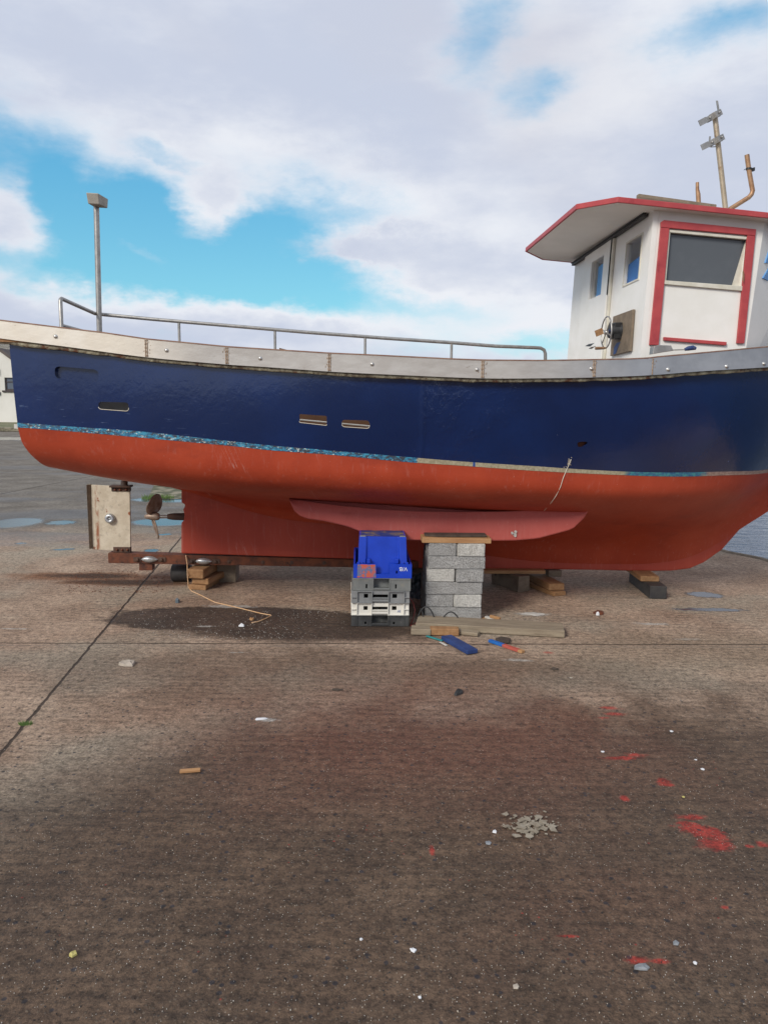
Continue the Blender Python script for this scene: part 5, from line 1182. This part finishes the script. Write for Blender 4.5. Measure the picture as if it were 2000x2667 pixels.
# plank on the blocks
z = .603
a = G(1103,1428, z); b = G(1288,1428, z); mb = MB(); mb.hexa([(a.x,by+.0,z),(b.x,by+.01,z),(b.x,by+.2,z),(a.x-.01,by+.2,z)], [(a.x,by+.0,z+.042),(b.x,by+.01,z+.038),(b.x,by+.2,z+.038),(a.x-.01,by+.2,z+.042)])
tag(mb.build('packing_plank', M['wood_orange'], bevel=.003), 'short orange plank on top of the concrete block pile', 'plank')
mb = MB(); pts = [(a.x+.02,by+.05),(a.x+.12,by+.03),(a.x+.26,by+.035),(b.x-.03,by+.06),(b.x-.03,by+.2),(a.x+.02,by+.2)]
mb.hexa([(x,y,z+.0425) for x,y in pts], [(x,y,z+.056) for x,y in pts]); tag(mb.build('packing_shim', M['wood_dark'], bevel=.002), 'thin dark shim between the orange plank and the red fin', 'shim')

# ------------------------------------------------------------------ loose timber and bits in front
def slab(name, pts, z0, h, mat, label, cat, bevel=.004, lift_far=0):
    Q_ = [G(x, y, z0) for x, y in pts]; mb = MB(); mb.hexa([(q.x,q.y,z0) for q in Q_], [(q.x,q.y,z0+h) for q in Q_]); return tag(mb.build(name, M[mat], None, bevel=bevel), label, cat)
# long plank: front bottom edge given, width back from it
def plank(name, p0, p1, w, h, z0, mat, label, cat, z1=None, bevel=.005):
    a, b = G(*p0, z0), G(*p1, z0 if z1 is None else z1); L = (b-a).length; mb = MB(); mb.box((0,0,0),(L,w,h)); N = 0
    o = mb.build(name, M[mat], None, bevel=bevel); d = (b-a).normalized(); o.rotation_euler = Matrix((d, Vector((0,0,1)).cross(d).normalized(), d.cross(Vector((0,0,1)).cross(d).normalized()))).transposed().to_euler(); o.location = a
    return tag(o, label, cat)
plank('loose_plank', (1082,1640), (1470,1662), .215, .052, .004, 'wood_grey', 'long weathered plank lying on the ground before the concrete blocks', 'plank')
plank('loose_plank', (1070,1654), (1122,1656), .10, .045, .004, 'wood_grey', 'stub of weathered plank at the left end of the long plank', 'plank')
plank('broken_plank', (1120,1655), (1195,1657), .075, .050, .004, 'wood_brown', 'short brown broken plank leaning against the long one', 'plank')
plank('loose_plank', (1185,1652), (1244,1659), .07, .026, .004, 'wood_grey', 'pale splintered plank end right of the short brown one', 'plank')
plank('painted_board', (1148,1667), (1216,1706), .085, .030, .004, 'blue_paint_wood', 'dark blue painted board end lying on the ground', 'board')
plank('painted_stick', (1108,1659), (1150,1672), .022, .010, .003, 'teal', 'thin teal painted stick tucked behind the dark blue board', 'stick')
plank('torn_strip', (1143,1674), (1160,1683), .02, .006, .003, 'card', 'torn white strip stuck out under the dark blue board', 'scrap')
e = empty('paint_stirrer', G(1270,1673), 0, 'narrow stick painted blue and red lying on the ground', 'stick')
a, b = G(1271,1674), G(1358,1704); d = (b-a).normalized(); e.location = (a.x, a.y, .003); e.rotation_euler = (0,0,math.atan2(d.y, d.x)); L = (b-a).length
for (t0, t1, mt, nm) in ((0,.42,'blue_bright','blue_end'), (.4205,.88,'red_stick','red_middle'), (.8805,1,'wood_orange','bare_tip')):
    mb = MB(); mb.box((L*t0,0,0),(L*t1,.032,.018)); mb.build(nm, M[mt], e, bevel=.002)
slab('wood_chunk', [(1290,1669),(1305,1664),(1330,1669),(1326,1677),(1300,1676)], .002, .02, 'wood_dark', 'flat brown bark chunk beside the blue and red stick', 'scrap')
# splintered wood right of the blocks
for i, (p0, p1, w, mt) in enumerate([((1252,1613),(1290,1622),.05,'wood_orange'), ((1262,1610),(1302,1621),.03,'card'), ((1275,1609),(1300,1616),.02,'wood_orange')]):
    plank('splinter', p0, p1, w, .008+.006*i, .003+.016*i, mt, ['orange splinter of wood lowest beside the concrete blocks', 'white faced splinter of wood beside the concrete blocks', 'thin orange splinter topmost beside the concrete blocks'][i], 'scrap', bevel=.001)
# hoses and wires
def arc(p0, p1, zt_, n=16, bend=0):
    a, b = G(*p0), G(*p1); return [Vector((a.x+(b.x-a.x)*t, a.y+(b.y-a.y)*t+bend*math.sin(math.pi*t), .008+zt_*math.sin(math.pi*t)**.8)) for t in [i/n for i in range(n+1)]]
mb = MB(); mb.tube(arc((1083,1624),(1135,1626), .125), .0055, 8); tag(mb.build('rubber_hose', M['rubber'], None), 'left arched black hose between crates and concrete blocks', 'hose', 'black hoses by the blocks')
mb = MB(); mb.tube(arc((1147,1626),(1200,1628), .09), .0055, 8); tag(mb.build('rubber_hose', M['rubber'], None), 'right arched black hose in front of the lowest block', 'hose', 'black hoses by the blocks')
mb = MB(); mb.tube(arc((1088,1620),(1103,1626), .105), .004, 8); tag(mb.build('rubber_hose', M['rubber'], None), 'thin steep hose loop inside the left arch', 'hose', 'black hoses by the blocks')
mb = MB(); P0 = [G(1066,1556, .15), G(1076,1570, .13), G(1081,1590,.08), G(1076,1610,.02), G(1069,1630,.006), G(1084,1622,.012), G(1100,1618,.03), G(1120,1622,.012), G(1140,1627,.01)]; mb.tube(P0, .0028, 6); tag(mb.build('red_wire', M['red_wire'], None), 'thin red wire trailing between the crates and the long plank', 'wire')
mb = MB(); q0 = G(1082,1560,.05); NB = 16; vs = []
for i in range(NB):
    for k in range(NB):
        u, w_ = i/(NB-1)-.5, k/(NB-1)-.5; n3 = mnoise.noise(Vector((u*5, w_*5, 3)))
        vs.append((q0.x+.02+u*.12+.03*n3, q0.y+.22+w_*.1+.04*mnoise.noise(Vector((u*6, 4, w_*6))), max(.004, .10+w_*.20+.04*n3)))
mb.poly(vs, grid_faces(NB, NB))
M['bag'] = worn('blue_grey_plastic', (.06,.085,.10), (.12,.15,.17), .4, bump=.3)
o = mb.build('crumpled_bag', M['bag']); 
for v in o.data.vertices: v.co.z = max(v.co.z, .003)
tag(o, 'crumpled blue grey bag in the shadow between crates and blocks', 'bag')
p = G(1085,1530); timber('support_timber', (p.x, p.y+.10, 0), .16, .5, .19, 'wood_dark', 'dark timber in the gap between crates and concrete blocks', 'timber', 0, GK)
# string hanging from the keel
z0_ = K(484,1446,-.07); w0 = to_world(z0_); w1 = to_world(bv(488,1495,-.20)); 
gpts = [(491,1530),(500,1540),(520,1549),(560,1569),(600,1578),(640,1588),(680,1598),(704,1602),(707,1604),(690,1612),(670,1620),(655,1622)]
mb = MB(); wp = [w0, w0.lerp(w1,.5)+Vector((.006,0,0)), Vector((w1.x, w1.y, w1.z))] + [G(x, y, .005) for x, y in gpts]; mb.tube(wp, .0042, 8)
tag(mb.build('orange_string', M['rope'], None), 'pale orange string hanging off the aft keel and trailing on the ground', 'rope')

# ------------------------------------------------------------------ litter on the ground
def flake(name, px, py, r, h, mat, label, cat, n=9, sx=1.0, sy=1.0, rot=0, group=None):
    p = G(px, py); mb = MB(); lo = []; a0 = random.random()*6
    for i in range(n): t = 6.2832*i/n; rr = r*random.uniform(.6,1.15); x, y = rr*math.cos(t)*sx, rr*math.sin(t)*sy; lo.append((x*math.cos(rot)-y*math.sin(rot), x*math.sin(rot)+y*math.cos(rot)))
    k = 0.7; vs = [(x,y,0) for x,y in lo]+[(x*.93,y*.93,h*random.uniform(.6,1.1)) for x,y in lo]+[(x*.4,y*.4,h*random.uniform(.8,1.5)) for x,y in lo]
    fs = [tuple(range(n))]+[(i,(i+1)%n,n+(i+1)%n,n+i) for i in range(n)]+[(n+i,n+(i+1)%n,2*n+(i+1)%n,2*n+i) for i in range(n)]+[tuple(range(2*n,3*n))]
    mb.poly(vs, fs); o = mb.build(name, M[mat], None); o.location = (p.x, p.y, .002); return tag(o, label, cat, group)
M['white_chip'] = worn('white_chip', (.55,.55,.56), (.72,.72,.72), .6, bump=.1)
M['shell_bit'] = worn('shell_bit', (.38,.35,.31), (.5,.47,.42), .6, bump=.1)
M['stone'] = worn('grey_stone', (.16,.17,.18), (.26,.27,.28), .7, sc=30, bump=.4)
M['yellow'] = worn('yellow_chip', (.40,.34,.10), (.5,.44,.16), .6, bump=.1)
M['stone_tan'] = worn('tan_stone', (.34,.29,.23), (.44,.38,.31), .8, sc=30, bump=.4)
plank('wood_chip', (468,2016), (522,2012), .022, .012, .003, 'wood_orange', 'small orange brown wood chip alone on the wet foreground', 'scrap', bevel=.002)
flake('rubber_scrap', 1196, 1806, .030, .016, 'rubber', 'black rubber scrap alone on the ground left of centre right', 'scrap', sx=.8, sy=1.6, rot=-.5)
flake('bark_chip', 878, 1799, .032, .007, 'wood_dark', 'dark brown bark chip on the wet concrete below the crates', 'scrap', sx=1.2, sy=.5)
flake('bark_chip', 1445, 1745, .028, .010, 'wood_dark', 'dark chip on the ground below the blue and red stick', 'scrap', sx=1.2, sy=.6)
flake('pale_stone', 335, 1731, .050, .018, 'stone_tan', 'flat pale stone right of the diagonal ground joint', 'stone', n=7, sx=1.1, sy=1.0)
flake('white_shell', 630, 1632, .022, .016, 'white_chip', 'small white shell on the dark wet patch', 'shell')
flake('orange_peel', 657, 1615, .022, .012, 'wood_orange', 'orange scrap at the end of the string', 'scrap')
flake('painted_chip', 463, 1570, .020, .030, 'bag', 'small grey blue upright chip near the timber pile', 'scrap', n=6)
flake('rust_flake', 1558, 1599, .045, .018, 'rust', 'rusty flake on the ground below the bow timbers', 'scrap', sx=1.1, sy=.9)
flake('white_shell', 1556, 1603, .014, .020, 'white_chip', 'white shell bit beside the rusty flake', 'shell')
flake('torn_paper', 1388, 1600, .070, .004, 'card', 'flattened torn paper on the ground right of the long plank', 'paper', n=13, sx=1.3, sy=.7)
flake('grey_stone', 1670, 2523, .028, .005, 'stone', 'flat blue grey stone at the lower right', 'stone', n=7, sx=1.0, sy=.7)
flake('yellow_chip', 189, 2490, .013, .008, 'yellow', 'yellow chip at the lower left', 'scrap', n=5)
flake('feather', 680, 1875, .03, .006, 'white_chip', 'white feather on the ground left of centre', 'feather', n=6, sx=1.5, sy=.35, rot=.2)
for i, (px, py, r, mt, lab) in enumerate([(1288,2168,.014,'white_chip','bright white chip just left of the pile of dry flakes'),(1272,2198,.015,'stone','round grey pebble below the bright white chip'),
        (1075,2478,.014,'white_chip','white chip low in the foreground near the middle'),(940,2450,.008,'white_chip','small white chip left of the low middle one'),(1094,2602,.008,'white_chip','white chip near the bottom edge of the picture'),
        (1345,2574,.014,'stone_tan','pale lump near the bottom edge right of the middle'),(1570,1960,.012,'white_chip','white chip above the red paint spots'),(1748,1907,.012,'white_chip','white shell bit at the far right of the spots'),
        (1812,1981,.010,'white_chip','oblong white chip right of the red spots'),(1830,2006,.013,'white_chip','white shell below the oblong chip'),(1780,2078,.008,'yellow','cream chip above the large red paint patch'),
        (1810,2512,.009,'white_chip','pale pebble at lower right beside the grey stone'),(1487,1767,.012,'stone_tan','pale stone in the middle distance right of centre'),(1760,2460,.016,'stone','mauve grey chip at the lower right')]):
    flake('ground_chip', px, py, r*.85, .0035, mt, lab, 'chip', n=5)
# pile of dry flakes, shell grit and rust crumbs: nobody could count them
mb = MB()
for k in range(190):
    px, py = random.gauss(1385,34), random.gauss(2152,13); p = G(px, py); r1 = random.uniform(.006,.022) if k < 80 else random.uniform(.003,.008); a0 = random.random()*6; t1, t2 = random.uniform(-.3,.3), random.uniform(-.3,.3)
    base = [(r1*math.cos(a0+t)*random.uniform(.35,1.1), r1*math.sin(a0+t)*random.uniform(.35,1.1)) for t in (0,1.3,2.7,3.9,5.1)]; z = .0025+random.uniform(0,.005)
    mb.hexa([(p.x+x, p.y+y, z+abs(x*t1+y*t2)) for x, y in base], [(p.x+x, p.y+y, z+.0012+abs(x*t1+y*t2)) for x, y in base])
tag(mb.build('dry_flakes', M['leaf']), 'scattered heap of dry pale paint flakes on the dark concrete', 'flakes', None, 'stuff')
def scatter(name, n, mat, region, rmin, rmax, h, label, seed=1, bias=1.0):
    rnd = random.Random(seed); mb = MB(); k = 0
    while k < n:
        px, py = rnd.uniform(region[0], region[2]), region[1]+(region[3]-region[1])*rnd.random()**bias; p = G(px, py)
        if mnoise.noise(Vector((p.x*1.5, p.y*1.5, seed))) < rnd.uniform(-.5,.3): continue
        r1 = rnd.uniform(rmin, rmax)*rnd.uniform(.6,1); a0 = rnd.random()*6; base = [(r1*math.cos(a0+t)*rnd.uniform(.5,1), r1*math.sin(a0+t)*rnd.uniform(.5,1)) for t in (0,1.5,3,4.5)]
        mb.hexa([(p.x+x,p.y+y,.0005) for x,y in base], [(p.x+x*.7,p.y+y*.7,h*rnd.uniform(.4,1)) for x,y in base]); k += 1
    return tag(mb.build(name, M[mat]), label, 'grit', None, 'stuff')
scatter('shell_grit', 800, 'shell_bit', (0,1500,2000,2667), .001, .0026, .004, 'fine white shell grit strewn over the concrete', 3, .9)
scatter('stone_grit', 900, 'stone_tan', (0,1500,2000,2667), .0015, .0032, .004, 'tan stone grit strewn over the concrete', 5, .9)
scatter('dark_grit', 900, 'rubber', (0,1600,2000,2667), .002, .005, .004, 'dark grit strewn over the concrete', 8, .9)
scatter('wet_patch_grit', 420, 'card', (350,1590,900,1665), .002, .0055, .004, 'pale grit on the dark wet patch by the crates', 11)
scatter('rust_crumbs', 260, 'rust', (180,1485,430,1545), .004, .014, .006, 'rust crumbs scraped off under the rudder', 12)

S.render.engine = 'CYCLES'
